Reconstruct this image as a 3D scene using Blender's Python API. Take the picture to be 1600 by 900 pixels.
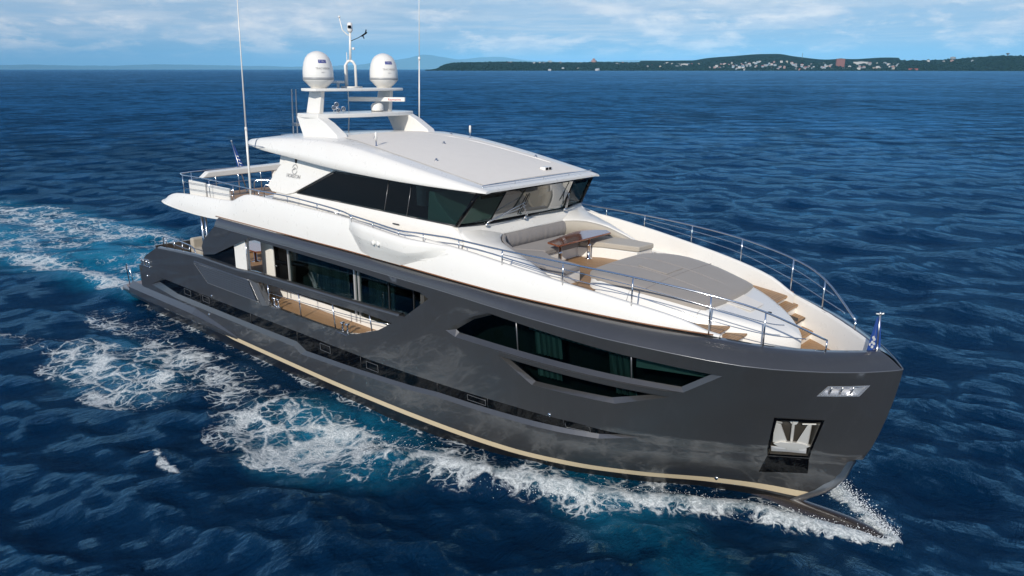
import bpy, bmesh, math, random
import numpy as np
from mathutils import Vector, Matrix, noise
from mathutils.geometry import delaunay_2d_cdt
random.seed(7); rng = np.random.default_rng(11)
PI = math.pi; R = math.radians
for o in list(bpy.data.objects): bpy.data.objects.remove(o)
S = bpy.context.scene; COL = S.collection

# ------------------------------------------------------------------ camera
cd = bpy.data.cameras.new('camera'); cam = bpy.data.objects.new('camera', cd); COL.objects.link(cam); S.camera = cam
cd.sensor_width = 36; cd.lens = 36*1146.9/1600; cd.clip_start = .5; cd.clip_end = 200000
_p = math.atan(342/1146.9); _a = R(131.67)
_f = Vector((math.cos(_a)*math.cos(_p), math.sin(_a)*math.cos(_p), -math.sin(_p)))
cam.location = (5.38, -15.51, 9.88)
cam.rotation_euler = _f.to_track_quat('-Z', 'Y').to_euler()

# ------------------------------------------------------------------ light
SUN = Vector((.40*math.cos(R(29)), -.9165*math.cos(R(29)), math.sin(R(29))))
sl = bpy.data.lights.new('sun', 'SUN'); so = bpy.data.objects.new('sun', sl); COL.objects.link(so)
sl.energy = 4.1; sl.angle = R(.55); sl.color = (1, .93, .82)
so.rotation_euler = SUN.to_track_quat('Z', 'Y').to_euler(); so.location = (20, -40, 40)
S.view_settings.view_transform = 'Standard'; S.view_settings.look = 'None'
S.view_settings.exposure = 0.0; S.view_settings.gamma = 1; S.view_settings.use_curve_mapping = False

# ------------------------------------------------------------------ nodes
class NT:
    def __init__(s, tree): s.t = tree; s.n = tree.nodes; s.l = tree.links; s.n.clear()
    def new(s, typ, **kw):
        n = s.n.new(typ)
        for k, v in kw.items(): setattr(n, k, v)
        return n
    def put(s, sock, v):
        if isinstance(v, bpy.types.NodeSocket): s.l.new(v, sock)
        elif v is not None:
            if isinstance(v, (tuple, list)) and sock.type == 'RGBA' and len(v) == 3: v = (*v, 1)
            sock.default_value = v
    def math(s, op, a, b=None, c=None, clamp=False):
        n = s.new('ShaderNodeMath', operation=op, use_clamp=clamp)
        s.put(n.inputs[0], a)
        if b is not None: s.put(n.inputs[1], b)
        if c is not None: s.put(n.inputs[2], c)
        return n.outputs[0]
    def vm(s, op, a, b=None, sc=None):
        n = s.new('ShaderNodeVectorMath', operation=op); s.put(n.inputs[0], a)
        if b is not None: s.put(n.inputs[1], b)
        if sc is not None: s.put(n.inputs['Scale'], sc)
        return n.outputs[0]
    def noise(s, vec, scale, detail=4, rough=.5, dist=0, out='Fac'):
        n = s.new('ShaderNodeTexNoise'); s.put(n.inputs['Vector'], vec); s.put(n.inputs['Scale'], scale)
        n.inputs['Detail'].default_value = detail; n.inputs['Roughness'].default_value = rough; n.inputs['Distortion'].default_value = dist
        return n.outputs[out]
    def ramp(s, f, stops, interp='LINEAR'):
        n = s.new('ShaderNodeValToRGB'); s.put(n.inputs[0], f); cr = n.color_ramp; cr.interpolation = interp
        while len(cr.elements) < len(stops): cr.elements.new(.5)
        for e, (p, c) in zip(cr.elements, stops):
            e.position = p; e.color = (*c, 1) if isinstance(c, tuple) else (c, c, c, 1)
        return n.outputs[0]
    def sstep(s, f, a, b):
        n = s.new('ShaderNodeMapRange', interpolation_type='SMOOTHSTEP'); s.put(n.inputs['Value'], f)
        s.put(n.inputs['From Min'], a); s.put(n.inputs['From Max'], b); return n.outputs[0]
    def mix(s, f, a, b, blend='MIX'):
        n = s.new('ShaderNodeMix', data_type='RGBA', blend_type=blend)
        s.put(n.inputs[0], f); s.put(n.inputs[6], a); s.put(n.inputs[7], b); return n.outputs[2]
    def bump(s, h, strength, dist=.05, nrm=None):
        n = s.new('ShaderNodeBump'); s.put(n.inputs['Height'], h); s.put(n.inputs['Strength'], strength); s.put(n.inputs['Distance'], dist)
        if nrm is not None: s.put(n.inputs['Normal'], nrm)
        return n.outputs[0]
    def princ(s, base, rough=.4, metal=0, normal=None, **kw):
        n = s.new('ShaderNodeBsdfPrincipled'); s.put(n.inputs['Base Color'], base); s.put(n.inputs['Roughness'], rough); s.put(n.inputs['Metallic'], metal)
        if normal is not None: s.put(n.inputs['Normal'], normal)
        for k, v in kw.items(): s.put(n.inputs[k.replace('_', ' ')], v)
        return n.outputs[0]
    def out(s, surf=None, vol=None):
        n = s.new('ShaderNodeOutputMaterial')
        if surf is not None: s.l.new(surf, n.inputs[0])
        if vol is not None: s.l.new(vol, n.inputs[1])
def material(name):
    m = bpy.data.materials.new(name); m.use_nodes = True; return m, NT(m.node_tree)
def obj_vec(t): return t.new('ShaderNodeTexCoord').outputs['Object']
def simple(name, col, rough=.4, metal=0, var=.06, vs=2.0, bump=0, bs=60, **kw):
    m, t = material(name); v = obj_vec(t)
    n = t.noise(v, vs, 5, .6)
    c = t.mix(n, tuple(x*(1-var) for x in col), tuple(min(1, x*(1+var)) for x in col))
    rr = t.math('MULTIPLY_ADD', t.noise(v, vs*3.1, 3), rough*.3, rough*.85)
    nr = t.bump(t.noise(v, bs, 4, .6), bump, .01) if bump else None
    t.out(t.princ(c, rr, metal, nr, **kw)); return m

# ------------------------------------------------------------------ world
W = bpy.data.worlds.new('World'); S.world = W; W.use_nodes = True
t = NT(W.node_tree)
sky = t.new('ShaderNodeTexSky', sky_type='NISHITA', sun_disc=False)
sky.sun_elevation = R(29); sky.sun_rotation = math.atan2(SUN.x, SUN.y)
sky.altitude = 10; sky.air_density = 1.0; sky.dust_density = .6; sky.ozone_density = 2.5
dirv = t.new('ShaderNodeTexCoord').outputs['Generated']
sx = t.new('ShaderNodeSeparateXYZ'); t.put(sx.inputs[0], dirv)
zz = t.math('MAXIMUM', sx.outputs[2], 0.0)
inv = t.math('DIVIDE', 1.0, t.math('ADD', zz, .035))
pl = t.vm('SCALE', dirv, sc=inv)                       # cloud layer seen in perspective
cl = t.noise(pl, .42, 8, .60, .5)
hi = t.sstep(cl, .34, .62)
cl2 = t.noise(pl, .13, 6, .62, .3)
hi = t.math('MULTIPLY', t.math('MAXIMUM', hi, t.sstep(cl2, .46, .62)), t.sstep(zz, .018, .05))
# low cumulus tops, stretched a little sideways
mp = t.new('ShaderNodeMapping'); t.put(mp.inputs[0], dirv); mp.inputs['Scale'].default_value = (9, 9, 34)
cu = t.noise(mp.outputs[0], 1.0, 9, .62, .2)
band = t.math('MULTIPLY', t.sstep(zz, .006, .028), t.math('SUBTRACT', 1.0, t.sstep(zz, .05, .12)))
cum = t.math('MULTIPLY', t.sstep(cu, .45, .60), band)
shade = t.noise(mp.outputs[0], 2.2, 6, .6)
ccol = t.mix(t.sstep(shade, .3, .7), (5.0, 6.1, 7.6), (9.6, 9.3, 9.2))
ccol2 = t.mix(t.sstep(t.noise(pl, .8, 6, .6), .3, .7), (3.8, 5.2, 6.9), (7.0, 7.5, 8.2))
base = t.mix(t.sstep(zz, .0, .10), (2.0, 4.3, 7.1), (4.1, 5.5, 7.3))
sk = t.mix(t.math('MULTIPLY', t.math('SUBTRACT', 1.0, t.sstep(zz, .08, .5)), .88), t.vm('MULTIPLY', sky.outputs[0], (.78, .95, 1.2)), base)
col = t.mix(t.math('MULTIPLY', hi, t.math('SUBTRACT', .85, t.math('MULTIPLY', t.sstep(zz, .1, .6), .6))), sk, ccol2)
col = t.mix(cum, col, ccol)
bg = t.new('ShaderNodeBackground'); t.put(bg.inputs[0], col); bg.inputs[1].default_value = .1
wo = t.new('ShaderNodeOutputWorld'); t.l.new(bg.outputs[0], wo.inputs[0])

# ------------------------------------------------------------------ materials
def m_hull():
    m, t = material('graphite_paint'); v = obj_vec(t)
    s = t.new('ShaderNodeSeparateXYZ'); t.put(s.inputs[0], v)
    n = t.noise(v, .6, 5, .6); fl = t.noise(v, 900, 2, .5)
    c = t.mix(n, (.080, .080, .080), (.096, .095, .094)); c = t.mix(t.math('MULTIPLY', fl, .25), c, (.12, .12, .13))
    below = t.math('LESS_THAN', s.outputs[2], .36)
    c = t.mix(below, c, (.022, .02, .019))
    mv = t.new('ShaderNodeMapping'); t.put(mv.inputs[0], v); mv.inputs['Scale'].default_value = (1, 1, .25)
    salt = t.math('MULTIPLY', t.sstep(t.noise(mv.outputs[0], 3.0, 8, .7), .5, .8), .05)
    c = t.mix(salt, c, (.4, .4, .4))
    nb = t.bump(t.noise(v, .8, 2, .4), .25, .05)
    t.out(t.princ(c, t.math('MULTIPLY_ADD', n, .12, .30), .62, None, Coat_Weight=1.0, Coat_Roughness=.035, Coat_Normal=nb, Coat_IOR=1.6)); return m
def m_white():
    m, t = material('white_gelcoat'); v = obj_vec(t)
    n = t.noise(v, .8, 6, .6)
    c = t.mix(n, (.735, .715, .675), (.79, .775, .74))
    t.out(t.princ(c, t.math('MULTIPLY_ADD', t.noise(v, 5, 4), .15, .22), 0, t.bump(t.noise(v, 1.3, 2), .05, .05), Coat_Weight=.3, Coat_Roughness=.08)); return m
def m_teak(ax=1, w=.07):
    m, t = material('teak_planks'); v = obj_vec(t); s = t.new('ShaderNodeSeparateXYZ'); t.put(s.inputs[0], v)
    q = t.math('DIVIDE', s.outputs[ax], w); fr = t.math('FRACT', q); pid = t.math('FLOOR', q)
    wn = t.new('ShaderNodeTexWhiteNoise', noise_dimensions='1D'); t.put(wn.inputs['W'], pid)
    mp = t.new('ShaderNodeMapping'); t.put(mp.inputs[0], v); mp.inputs['Scale'].default_value = (2, 2, 2) if ax == 2 else ((2, 30, 2) if ax == 1 else (30, 2, 2))
    g = t.noise(mp.outputs[0], 1.5, 6, .65)
    c = t.mix(g, (.30, .165, .075), (.46, .29, .155)); c = t.mix(t.math('MULTIPLY', wn.outputs[0], .35), c, (.25, .14, .065))
    seam = t.math('LESS_THAN', fr, .09)
    c = t.mix(seam, c, (.05, .035, .025))
    t.out(t.princ(c, .55)); return m
def m_glass(name, tint, refl=1.0):
    m, t = material(name); tr = t.new('ShaderNodeBsdfTransparent'); tr.inputs[0].default_value = (*tint, 1)
    gl = t.new('ShaderNodeBsdfGlossy'); gl.inputs['Roughness'].default_value = .015; gl.inputs[0].default_value = (1, 1, 1, 1)
    f = t.new('ShaderNodeFresnel'); f.inputs[0].default_value = 1.5
    gl2 = t.bump(t.noise(obj_vec(t), .8, 2), .05, .05); t.put(gl.inputs['Normal'], gl2)
    mx = t.new('ShaderNodeMixShader'); t.put(mx.inputs[0], t.math('MULTIPLY', f.outputs[0], refl)); t.l.new(tr.outputs[0], mx.inputs[1]); t.l.new(gl.outputs[0], mx.inputs[2])
    t.out(mx.outputs[0]); return m
def m_cloth(name, col, scale=220, fold=0):
    m, t = material(name); v = obj_vec(t)
    n = t.noise(v, 1.5, 6, .65); w = t.noise(v, scale, 2, .5)
    c = t.mix(n, tuple(x*.88 for x in col), tuple(x*1.08 for x in col)); c = t.mix(t.math('MULTIPLY', w, .15), c, tuple(x*.6 for x in col))
    nb = t.bump(w, .4, .002)
    if fold: nb = t.bump(t.noise(v, 6, 4, .6, .6), .5, .03, nb)
    t.out(t.princ(c, .85, 0, nb, Sheen_Weight=.15)); return m
def m_curtain():
    m, t = material('curtain'); v = obj_vec(t); s = t.new('ShaderNodeSeparateXYZ'); t.put(s.inputs[0], v)
    w = t.math('SINE', t.math('MULTIPLY', s.outputs[0], 42))
    c = t.mix(t.math('MULTIPLY_ADD', w, .5, .5), (.24, .26, .26), (.52, .55, .54))
    t.out(t.princ(c, .9)); return m
M = {}
M['hull'] = m_hull(); M['white'] = m_white(); M['teak'] = m_teak(1, .075); M['teakx'] = m_teak(0, .075)
M['glass'] = m_glass('tinted_glass', (.15, .26, .25), .5)
M['sglass'] = m_glass('saloon_glass', (.31, .40, .41), .5)
M['black'] = simple('black_gloss', (.002, .002, .0025), .05, 0, .1, Specular_IOR_Level=.22)
M['dark'] = simple('dark_trim', (.03, .032, .036), .35)
M['trim'] = simple('silver_grey_trim', (.22, .225, .235), .3, .6)
M['chrome'] = simple('polished_steel', (.78, .78, .79), .13, 1, .04)
M['steel'] = simple('brushed_steel', (.55, .55, .56), .32, 1, .08)
M['beige'] = simple('beige_stripe', (.56, .46, .31), .4, 0, .06)
M['pad'] = m_cloth('taupe_canvas', (.31, .28, .25)); M['cush'] = m_cloth('beige_fabric', (.42, .385, .33)); M['cushg'] = m_cloth('grey_fabric', (.26, .24, .23), 220, 1)
M['mahog'] = simple('varnished_mahogany', (.20, .055, .018), .16, 0, .35, 7, Coat_Weight=1.0, Coat_Roughness=.03)
M['curtain'] = m_curtain()
M['lgrey'] = simple('non_skid_grey', (.80, .75, .68), .6, 0, .04, 3, .25, 300)
M['dash'] = simple('dashboard_grey', (.30, .32, .30), .6)
M['void'] = simple('unlit_interior', (.05, .05, .048), .8)  # near-black base paints the shade of the unlit rooms
M['flag'] = m_cloth('blue_flag', (.003, .045, .23), 150)
M['fwhite'] = simple('flag_emblem_white', (.75, .75, .75), .7)
M['louvre'] = simple('louvre_grey', (.05, .06, .078), .35, .3)
M['lettergrey'] = simple('letter_grey', (.36, .36, .36), .4)
M['letterblue'] = simple('letter_blue', (.02, .04, .25), .4)
M['letterred'] = simple('letter_red', (.5, .03, .03), .4)
M['bandgrey'] = simple('band_grey', (.27, .28, .29), .4)

# ------------------------------------------------------------------ mesh helpers
def link(name, me, mat, parent=None):
    o = bpy.data.objects.new(name, me); COL.objects.link(o)
    if mat is not None:
        for mm in (mat if isinstance(mat, (list, tuple)) else [mat]): me.materials.append(mm)
    if parent is not None: o.parent = parent
    return o
def mesh(name, verts, faces, mat, parent=None, smooth=False, bevel=0, recalc=True, seg=2):
    me = bpy.data.meshes.new(name); me.from_pydata([tuple(v) for v in verts], [], faces)
    if recalc:
        bm = bmesh.new(); bm.from_mesh(me); bmesh.ops.recalc_face_normals(bm, faces=bm.faces); bm.to_mesh(me); bm.free()
    if smooth:
        for p in me.polygons: p.use_smooth = True
    me.update(); o = link(name, me, mat, parent)
    if bevel:
        b = o.modifiers.new('bevel', 'BEVEL'); b.width = bevel; b.segments = seg; b.limit_method = 'ANGLE'; b.angle_limit = R(35)
        for p in me.polygons: p.use_smooth = True
        b.harden_normals = True
    return o
class MB:
    def __init__(s): s.v = []; s.f = []
    def add(s, vs, fs):
        k = len(s.v); s.v += [tuple(v) for v in vs]; s.f += [tuple(i+k for i in f) for f in fs]; return s
    def box(s, x0, x1, y0, y1, z0, z1):
        return s.add([(x, y, z) for x in (x0, x1) for y in (y0, y1) for z in (z0, z1)],
                     [(0, 1, 3, 2), (4, 6, 7, 5), (0, 4, 5, 1), (2, 3, 7, 6), (0, 2, 6, 4), (1, 5, 7, 3)])
    def grid(s, rows, closed=False):
        n = len(rows[0]); vs = [p for r in rows for p in r]; fs = []
        for i in range(len(rows)-1):
            for j in range(n if closed else n-1):
                a = i*n+j; b = i*n+(j+1) % n; fs.append((a, b, b+n, a+n))
        return s.add(vs, fs)
    def tube(s, pts, r, seg=8, caps=True, r2=None):
        pts = [Vector(p) for p in pts]; rows = []; up = Vector((0, 0, 1)); prev = None
        for i, p in enumerate(pts):
            d = (pts[min(i+1, len(pts)-1)]-pts[max(i-1, 0)]).normalized()
            if prev is None: a = d.cross(up); a = a.normalized() if a.length > .05 else Vector((1, 0, 0))
            else: a = (prev-d*prev.dot(d)).normalized()
            prev = a; b = d.cross(a); rr = r if r2 is None else r+(r2-r)*i/(len(pts)-1)
            rows.append([p+a*math.cos(2*PI*k/seg)*rr+b*math.sin(2*PI*k/seg)*rr for k in range(seg)])
        base = len(s.v); s.grid(rows, True)
        if caps:
            s.f.append(tuple(base+k for k in range(seg))); s.f.append(tuple(base+(len(rows)-1)*seg+k for k in range(seg)))
        return s
    def lathe(s, c, prof, seg=28, axis='z'):
        c = Vector(c); rows = []
        for r, h in prof:
            row = []
            for k in range(seg):
                a = 2*PI*k/seg; u, w = r*math.cos(a), r*math.sin(a)
                row.append(c+(Vector((u, w, h)) if axis == 'z' else Vector((h, u, w)) if axis == 'x' else Vector((u, h, w))))
            rows.append(row)
        base = len(s.v); s.grid(rows, True)
        s.f.append(tuple(base+k for k in range(seg))); s.f.append(tuple(base+(len(rows)-1)*seg+k for k in range(seg)))
        return s
    def prism(s, poly, off):
        n = len(poly); off = Vector(off); a = [Vector(p) for p in poly]
        return s.add(a+[p+off for p in a], [tuple(range(n)), tuple(range(2*n-1, n-1, -1))]+[(i, (i+1) % n, n+(i+1) % n, n+i) for i in range(n)])
    def obj(s, name, mat, parent=None, **kw): return mesh(name, s.v, s.f, mat, parent, **kw)
def smooth_path(pts, k=6):
    P = [Vector(p) for p in pts]; out = []
    for i in range(len(P)-1):
        p0, p1, p2, p3 = P[max(i-1, 0)], P[i], P[i+1], P[min(i+2, len(P)-1)]
        for j in range(k):
            u = j/k; out.append(.5*((2*p1)+(p2-p0)*u+(2*p0-5*p1+4*p2-p3)*u*u+(3*p1-p0-3*p2+p3)*u**3))
    out.append(P[-1]); return out
def tag(o, label=None, cat=None, group=None, kind=None):
    if label: o['label'] = label
    if cat: o['category'] = cat
    if group: o['group'] = group
    if kind: o['kind'] = kind
    return o
def empty(name, loc=(0, 0, 0)):
    o = bpy.data.objects.new(name, None); COL.objects.link(o); o.location = loc; return o
def text_mesh(txt, size, depth=.004):
    c = bpy.data.curves.new('txt', 'FONT'); c.body = txt; c.size = size; c.extrude = depth; c.align_x = 'CENTER'; c.align_y = 'CENTER'
    o = bpy.data.objects.new('txt', c); COL.objects.link(o); dg = bpy.context.evaluated_depsgraph_get()
    me = bpy.data.meshes.new_from_object(o.evaluated_get(dg)); bpy.data.objects.remove(o)
    me.materials.clear(); return me

# ------------------------------------------------------------------ hull form
def interp(tab, x):
    xs = [p[0] for p in tab]; ys = [p[1] for p in tab]; n = len(xs)
    if x <= xs[0]: return ys[0]
    if x >= xs[-1]: return ys[-1]
    k = 0
    while xs[k+1] < x: k += 1
    def sl(i): return (ys[i+1]-ys[i])/(xs[i+1]-xs[i])
    def m(i):
        if i == 0: return sl(0)
        if i == n-1: return sl(n-2)
        a, b = sl(i-1), sl(i)
        return 0 if a*b <= 0 else 2*a*b/(a+b)
    h = xs[k+1]-xs[k]; t = (x-xs[k])/h
    return ((2*t**3-3*t*t+1)*ys[k]+(t**3-2*t*t+t)*h*m(k)+(-2*t**3+3*t*t)*ys[k+1]+(t**3-t*t)*h*m(k+1))
STEM = [(-1.5,-1.2),(-.3,-.1),(.44,.6),(.78,1.0),(1.29,1.35),(1.76,1.5),(1.83,1.66),(2.16,1.79),(2.9,1.98),(3.87,2.13),(4.04,2.14),(4.6,2.15)]
KN = [(0,0),(.12,.22),(.3,.5),(.65,.98),(1.35,1.72),(2.15,2.32),(3.0,2.72),(3.8,2.98),(5.35,3.33),(7.5,3.53),(9,3.59),(12,3.63),(40,3.63)]
WL = [(0,0),(.3,.09),(.97,.27),(2.0,.75),(3.5,1.68),(4.9,2.38),(6.6,2.9),(8.7,3.18),(11.2,3.35),(14,3.45),(20,3.5),(40,3.5)]
ZK = [(-12,4.56),(-8,4.52),(-6.7,4.48),(-5.35,4.42),(-3.2,4.34),(-1.65,4.28),(-.25,4.2),(.7,4.15),(1.5,4.09),(2.14,4.04)]
def zk(x): return interp(ZK, x)
def xstem(z): return interp(STEM, z)
def halfbeam(x, z):
    d = xstem(z)-x
    if d <= 0: return 0.0
    t = (z-.55)/(zk(x)-.55); w = interp(WL, d); k = interp(KN, d)
    if t < 0: return w*(1+.12*t)
    return w+(k-w)*min(.75*t+.25*t*t, 1.1)
def hp(x, z, s=-1, off=0.0):
    """point on the hull skin, off = metres outward (negative = inside)"""
    b = halfbeam(x, z)
    if off:
        e = .05; bx = (halfbeam(x+e, z)-halfbeam(x-e, z))/(2*e); n = Vector((-bx, 1, 0)).normalized()
        return Vector((x+n.x*off, s*max(b+n.y*off, .004), z))
    return Vector((x, s*b, z))
def pip(x, y, P):
    c = False; n = len(P)
    for i in range(n):
        x1, y1 = P[i]; x2, y2 = P[i-1]
        if (y1 > y) != (y2 > y) and x < (x2-x1)*(y-y1)/(y2-y1)+x1: c = not c
    return c
def densify(P, step=.22):
    out = []
    for i in range(len(P)):
        a, b = Vector(P[i]), Vector(P[(i+1) % len(P)]); n = max(1, int((b-a).length/step))
        out += [tuple(a.lerp(b, k/n)) for k in range(n)]
    return out
def patch(outline, holes=(), s=-1, off=0.0, thick=0, dx=.22, dz=.16, ks=False, mb=None):
    """a piece of hull skin bounded by an (x,z) outline, with real holes"""
    mb = mb or MB()
    toD = lambda p: (xstem(p[1])-p[0], p[1])
    O = [toD(p) for p in densify(outline)]; H = [[toD(p) for p in densify(h)] for h in holes]
    V = []; E = []
    for L in [O]+H:
        k = len(V); V += L; E += [(k+i, k+(i+1) % len(L)) for i in range(len(L))]
    allb = np.array(V); x0, z0 = allb.min(0); x1, z1 = allb.max(0)
    z = z0+dz*.5
    xs = []; x = x0+.02
    while x < x1: xs.append(x); x += min(dx, .04+x*.12)
    while z < z1:
        for x in xs:
            if pip(x, z, O) and not any(pip(x, z, h) for h in H):
                if ((allb[:, 0]-x)**2+(allb[:, 1]-z)**2).min() > (min(dx, .04+x*.12)*.35)**2: V.append((x, z))
        z += dz
    r = delaunay_2d_cdt([Vector(p) for p in V], E, [], 0, 1e-6); v2, f2 = r[0], r[2]
    F = []
    for f in f2:
        cx = sum(v2[i].x for i in f)/3; cz = sum(v2[i].y for i in f)/3
        if pip(cx, cz, O) and not any(pip(cx, cz, h) for h in H): F.append(tuple(f))
    P = [(xstem(q.y)-q.x, q.y) for q in v2]
    mb.add([hp(p[0], p[1], s, off) for p in P], F)
    if thick:
        mb.add([hp(p[0], p[1], s, off-thick) for p in P], [f[::-1] for f in F])
        for L in [O]+H:
            n = len(L); a = [hp(xstem(q[1])-q[0], q[1], s, off) for q in L]; b = [hp(xstem(q[1])-q[0], q[1], s, off-thick) for q in L]
            mb.add(a+b, [(i, (i+1) % n, n+(i+1) % n, n+i) for i in range(n)])
    return mb
def rs(P, ns):
    out = []
    for i in range(len(P)):
        a, b = Vector(P[i]), Vector(P[(i+1) % len(P)]); out += [tuple(a.lerp(b, k/ns[i])) for k in range(ns[i])]
    return out
def frame(outer, inner, s, d0, d1, mb=None):
    """chamfered ring from the outer outline at depth d0 to the inner outline at depth d1"""
    mb = mb or MB(); ns = [max(1, int((Vector(outer[i])-Vector(outer[(i+1) % len(outer)])).length/.25)) for i in range(len(outer))]
    A = rs(outer, ns); B = rs(inner, ns); n = len(A)
    return mb.add([hp(*p, s, d0) for p in A]+[hp(*p, s, d1) for p in B], [(i, (i+1) % n, n+(i+1) % n, n+i) for i in range(n)])

yacht = tag(empty('yacht'), 'large motor yacht with a graphite grey hull and white upper decks, under way', 'yacht')

# outlines in (x, z) on the side of the hull
O_OPEN = [(-16.93,4.47),(-11.15,4.41),(-8.44,4.31),(-8.16,4.19),(-9.18,3.47),(-10.87,3.42),(-14.28,3.35),(-15.84,3.31),(-17.56,3.26),(-18.0,3.2),(-20.5,3.2),(-24.39,2.97)]
HULL = ([(-26.24,.75),(-26.54,.98),(-26.5,1.84),(-25.65,2.43),(-24.39,2.97),(-20.5,3.2),(-18.0,3.2),(-17.56,3.26),(-15.84,3.31),(-14.28,3.35),(-10.87,3.42),(-9.18,3.47),
         (-8.16,4.19),(-8.44,4.31),(-11.15,4.41),(-16.93,4.47),(-19.5,3.5),(-20.36,3.34),(-20.42,3.64),(-20.19,3.92),(-19.47,4.4),(-19.2,4.56)]
        + [(x, zk(x)) for x in (-18,-16,-14,-12,-10,-9,-8,-7,-6,-5,-4,-3,-2,-1,-.4,.2,.7,1.1,1.4,1.7,1.9,2.05)]
        + [(xstem(zz_), zz_) for zz_ in (4.04,3.87,3.4,2.9,2.5,2.16,1.83,1.76,1.5,1.29,1.0,.78,.6,.44,.1,-.3,-.8)] + [(-26.24,-.8)])
SLOT = [(-16.66,3.02),(-15.1,3.07),(-12.59,3.12),(-10.9,3.18),(-9.75,3.15),(-10.36,2.8),(-11.4,2.43),(-11.8,2.35),(-13.3,2.3),(-16.16,2.3)]
STRIP_T = [(-24.94,1.43),(-24.21,1.65),(-22.31,1.66),(-17.62,1.68),(-14.74,1.7),(-11.13,1.71),(-8.22,1.76),(-5.64,1.83),(-3.9,1.83)]
STRIP_B = [(-3.44,1.60),(-4.32,1.56),(-6.48,1.50),(-8.26,1.46),(-9.27,1.36),(-11.48,1.24),(-14.3,1.12),(-14.78,1.32),(-17.7,1.28),(-23.27,1.22)]
STRIP_IN = STRIP_T+[(-2.84,1.72)]+STRIP_B
STRIP_OUT = [(-25.5,1.2),(-24.35,1.69)]+[(x, z+.035) for x, z in STRIP_T[2:]]+[(-2.51,1.75)]+[(-3.45,1.50)]+[(x, z-.11) for x, z in STRIP_B[1:6]]+[(-14.5,.98),(-14.84,1.15),(-17.7,1.12),(-23.4,1.05)]
WA_OUT = [(-7.63,3.45),(-6.81,3.96),(-6.14,4.27),(-.58,3.88),(-1.39,3.29),(-7.3,3.34)]
WA_IN = [(-7.35,3.51),(-6.7,3.93),(-6.0,4.22),(-.80,3.83),(-1.43,3.38),(-7.25,3.45)]
WB_OUT = [(-5.88,3.185),(-4.965,2.635),(-2.89,2.66),(-1.69,3.10)]
WB_IN = [(-5.70,3.14),(-4.92,2.71),(-2.97,2.76),(-1.95,3.07)]
ANC = [(.20,2.86),(1.03,2.87),(.70,1.70),(-.08,1.63)]
FAIR = [(.93,3.52),(1.12,3.79),(1.72,3.77),(1.57,3.51)]
LOU = [(-21.25,2.87),(-20.34,2.26),(-16.75,2.28),(-17.22,2.97)]
AFTF = [(-26.3,2.22),(-26.38,1.93),(-25.35,1.93),(-25.35,2.3)]

mb = MB()
for s in (-1, 1):
    patch(HULL, [SLOT, STRIP_OUT, WA_OUT, WB_OUT, ANC, FAIR], s, 0, .10, mb=mb)
hull = mb.obj('hull', M['hull'], yacht, smooth=True)
# bottom, transom
mb = MB(); rows = []
for i in range(60):
    x = -26.2+i*(26.1+xstem(-.8)-.1)/59
    b = halfbeam(x, -.78); rows.append([(x, -b, -.78), (x, 0, -1.6 if i < 56 else -.9), (x, b, -.78)])
mb.grid(rows); b0 = halfbeam(-26, .5)
mb.add([(-26.2,-3.4,-.8),(-26.2,3.4,-.8),(-26.2,3.45,.75),(-26.1,3.45,1.2),(-25.3,3.4,2.3),(-25.3,-3.4,2.3),(-26.1,-3.45,1.2),(-26.2,-3.45,.75)],[(0,1,2,7),(7,2,3,6),(6,3,4,5)])
mb.obj('hull_bottom', M['hull'], yacht)
# bulwark cap facet at the top of the hull
GB = [(-30,3.44),(-12,3.44),(-8,3.40),(-6.2,3.3),(-4.8,3.12),(-2.7,2.72),(-1.8,2.45),(-1.1,2.17),(-.12,1.65),(.33,1.33),(.87,.86),(1.25,.48),(1.5,.2),(1.62,0)]
GZ = [(-30,4.84),(-12,4.84),(-8,4.78),(-6.2,4.72),(-4.8,4.68),(-2.7,4.62),(-1.1,4.56),(-.12,4.46),(.87,4.38),(1.62,4.35)]
def G(x, s=-1): return Vector((x, s*interp(GB, x), interp(GZ, x)))
mb = MB()
KX = [-19.2,-18,-16,-14,-12,-10,-8,-7,-6,-5,-4,-3,-2.2,-1.5,-.8,-.2,.3,.7,1.1,1.4,1.65,1.85,2.0,2.08,2.13]
for s in (-1, 1):
    rows = []
    for x in KX:
        z = zk(x); k = hp(x, z, s); f = max(0, min(1, (x+2.2)/4.33)); gx = x-.51*f*f; g = G(min(gx, 1.618), s)
        row = []
        for j in range(7):
            u = j/6; p = k.lerp(g, u); p.z += .05*math.sin(PI*u)*(1 if x > -8 else .6); p.y += s*.035*math.sin(PI*u); row.append(p)
        row.append(Vector((g.x, g.y-s*.03, g.z-.03)))
        rows.append(row)
    mb.grid(rows)
mb.add([hp(2.13, 4.04, -1), hp(2.13, 4.04, 1), G(1.618, 1), G(1.618, -1), Vector((2.145, 0, 4.04))], [(0, 3, 2, 1), (0, 1, 4)])
mb.obj('bulwark_cap', M['hull'], yacht, smooth=True)
mb = MB()
for s in (-1, 1): mb.tube([hp(x, zk(x)+.004, s, .002) for x in KX], .011, 6)
mb.obj('knuckle_highlight', M['trim'], yacht, smooth=True)  # lighter tube added as the highlight along the knuckle edge
mb = MB()
for s in (-1, 1): mb.tube([G(min(x, 1.6), s)+Vector((0, s*.008, .03)) for x in [-19.4,-19,-18,-14,-12,-10,-8,-7,-6,-5,-4,-3,-2.2,-1.5,-1.0]], .016, 6)
mb.obj('deck_joint_trim', simple('bronze_trim', (.22, .10, .05), .4), yacht, smooth=True)
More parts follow.
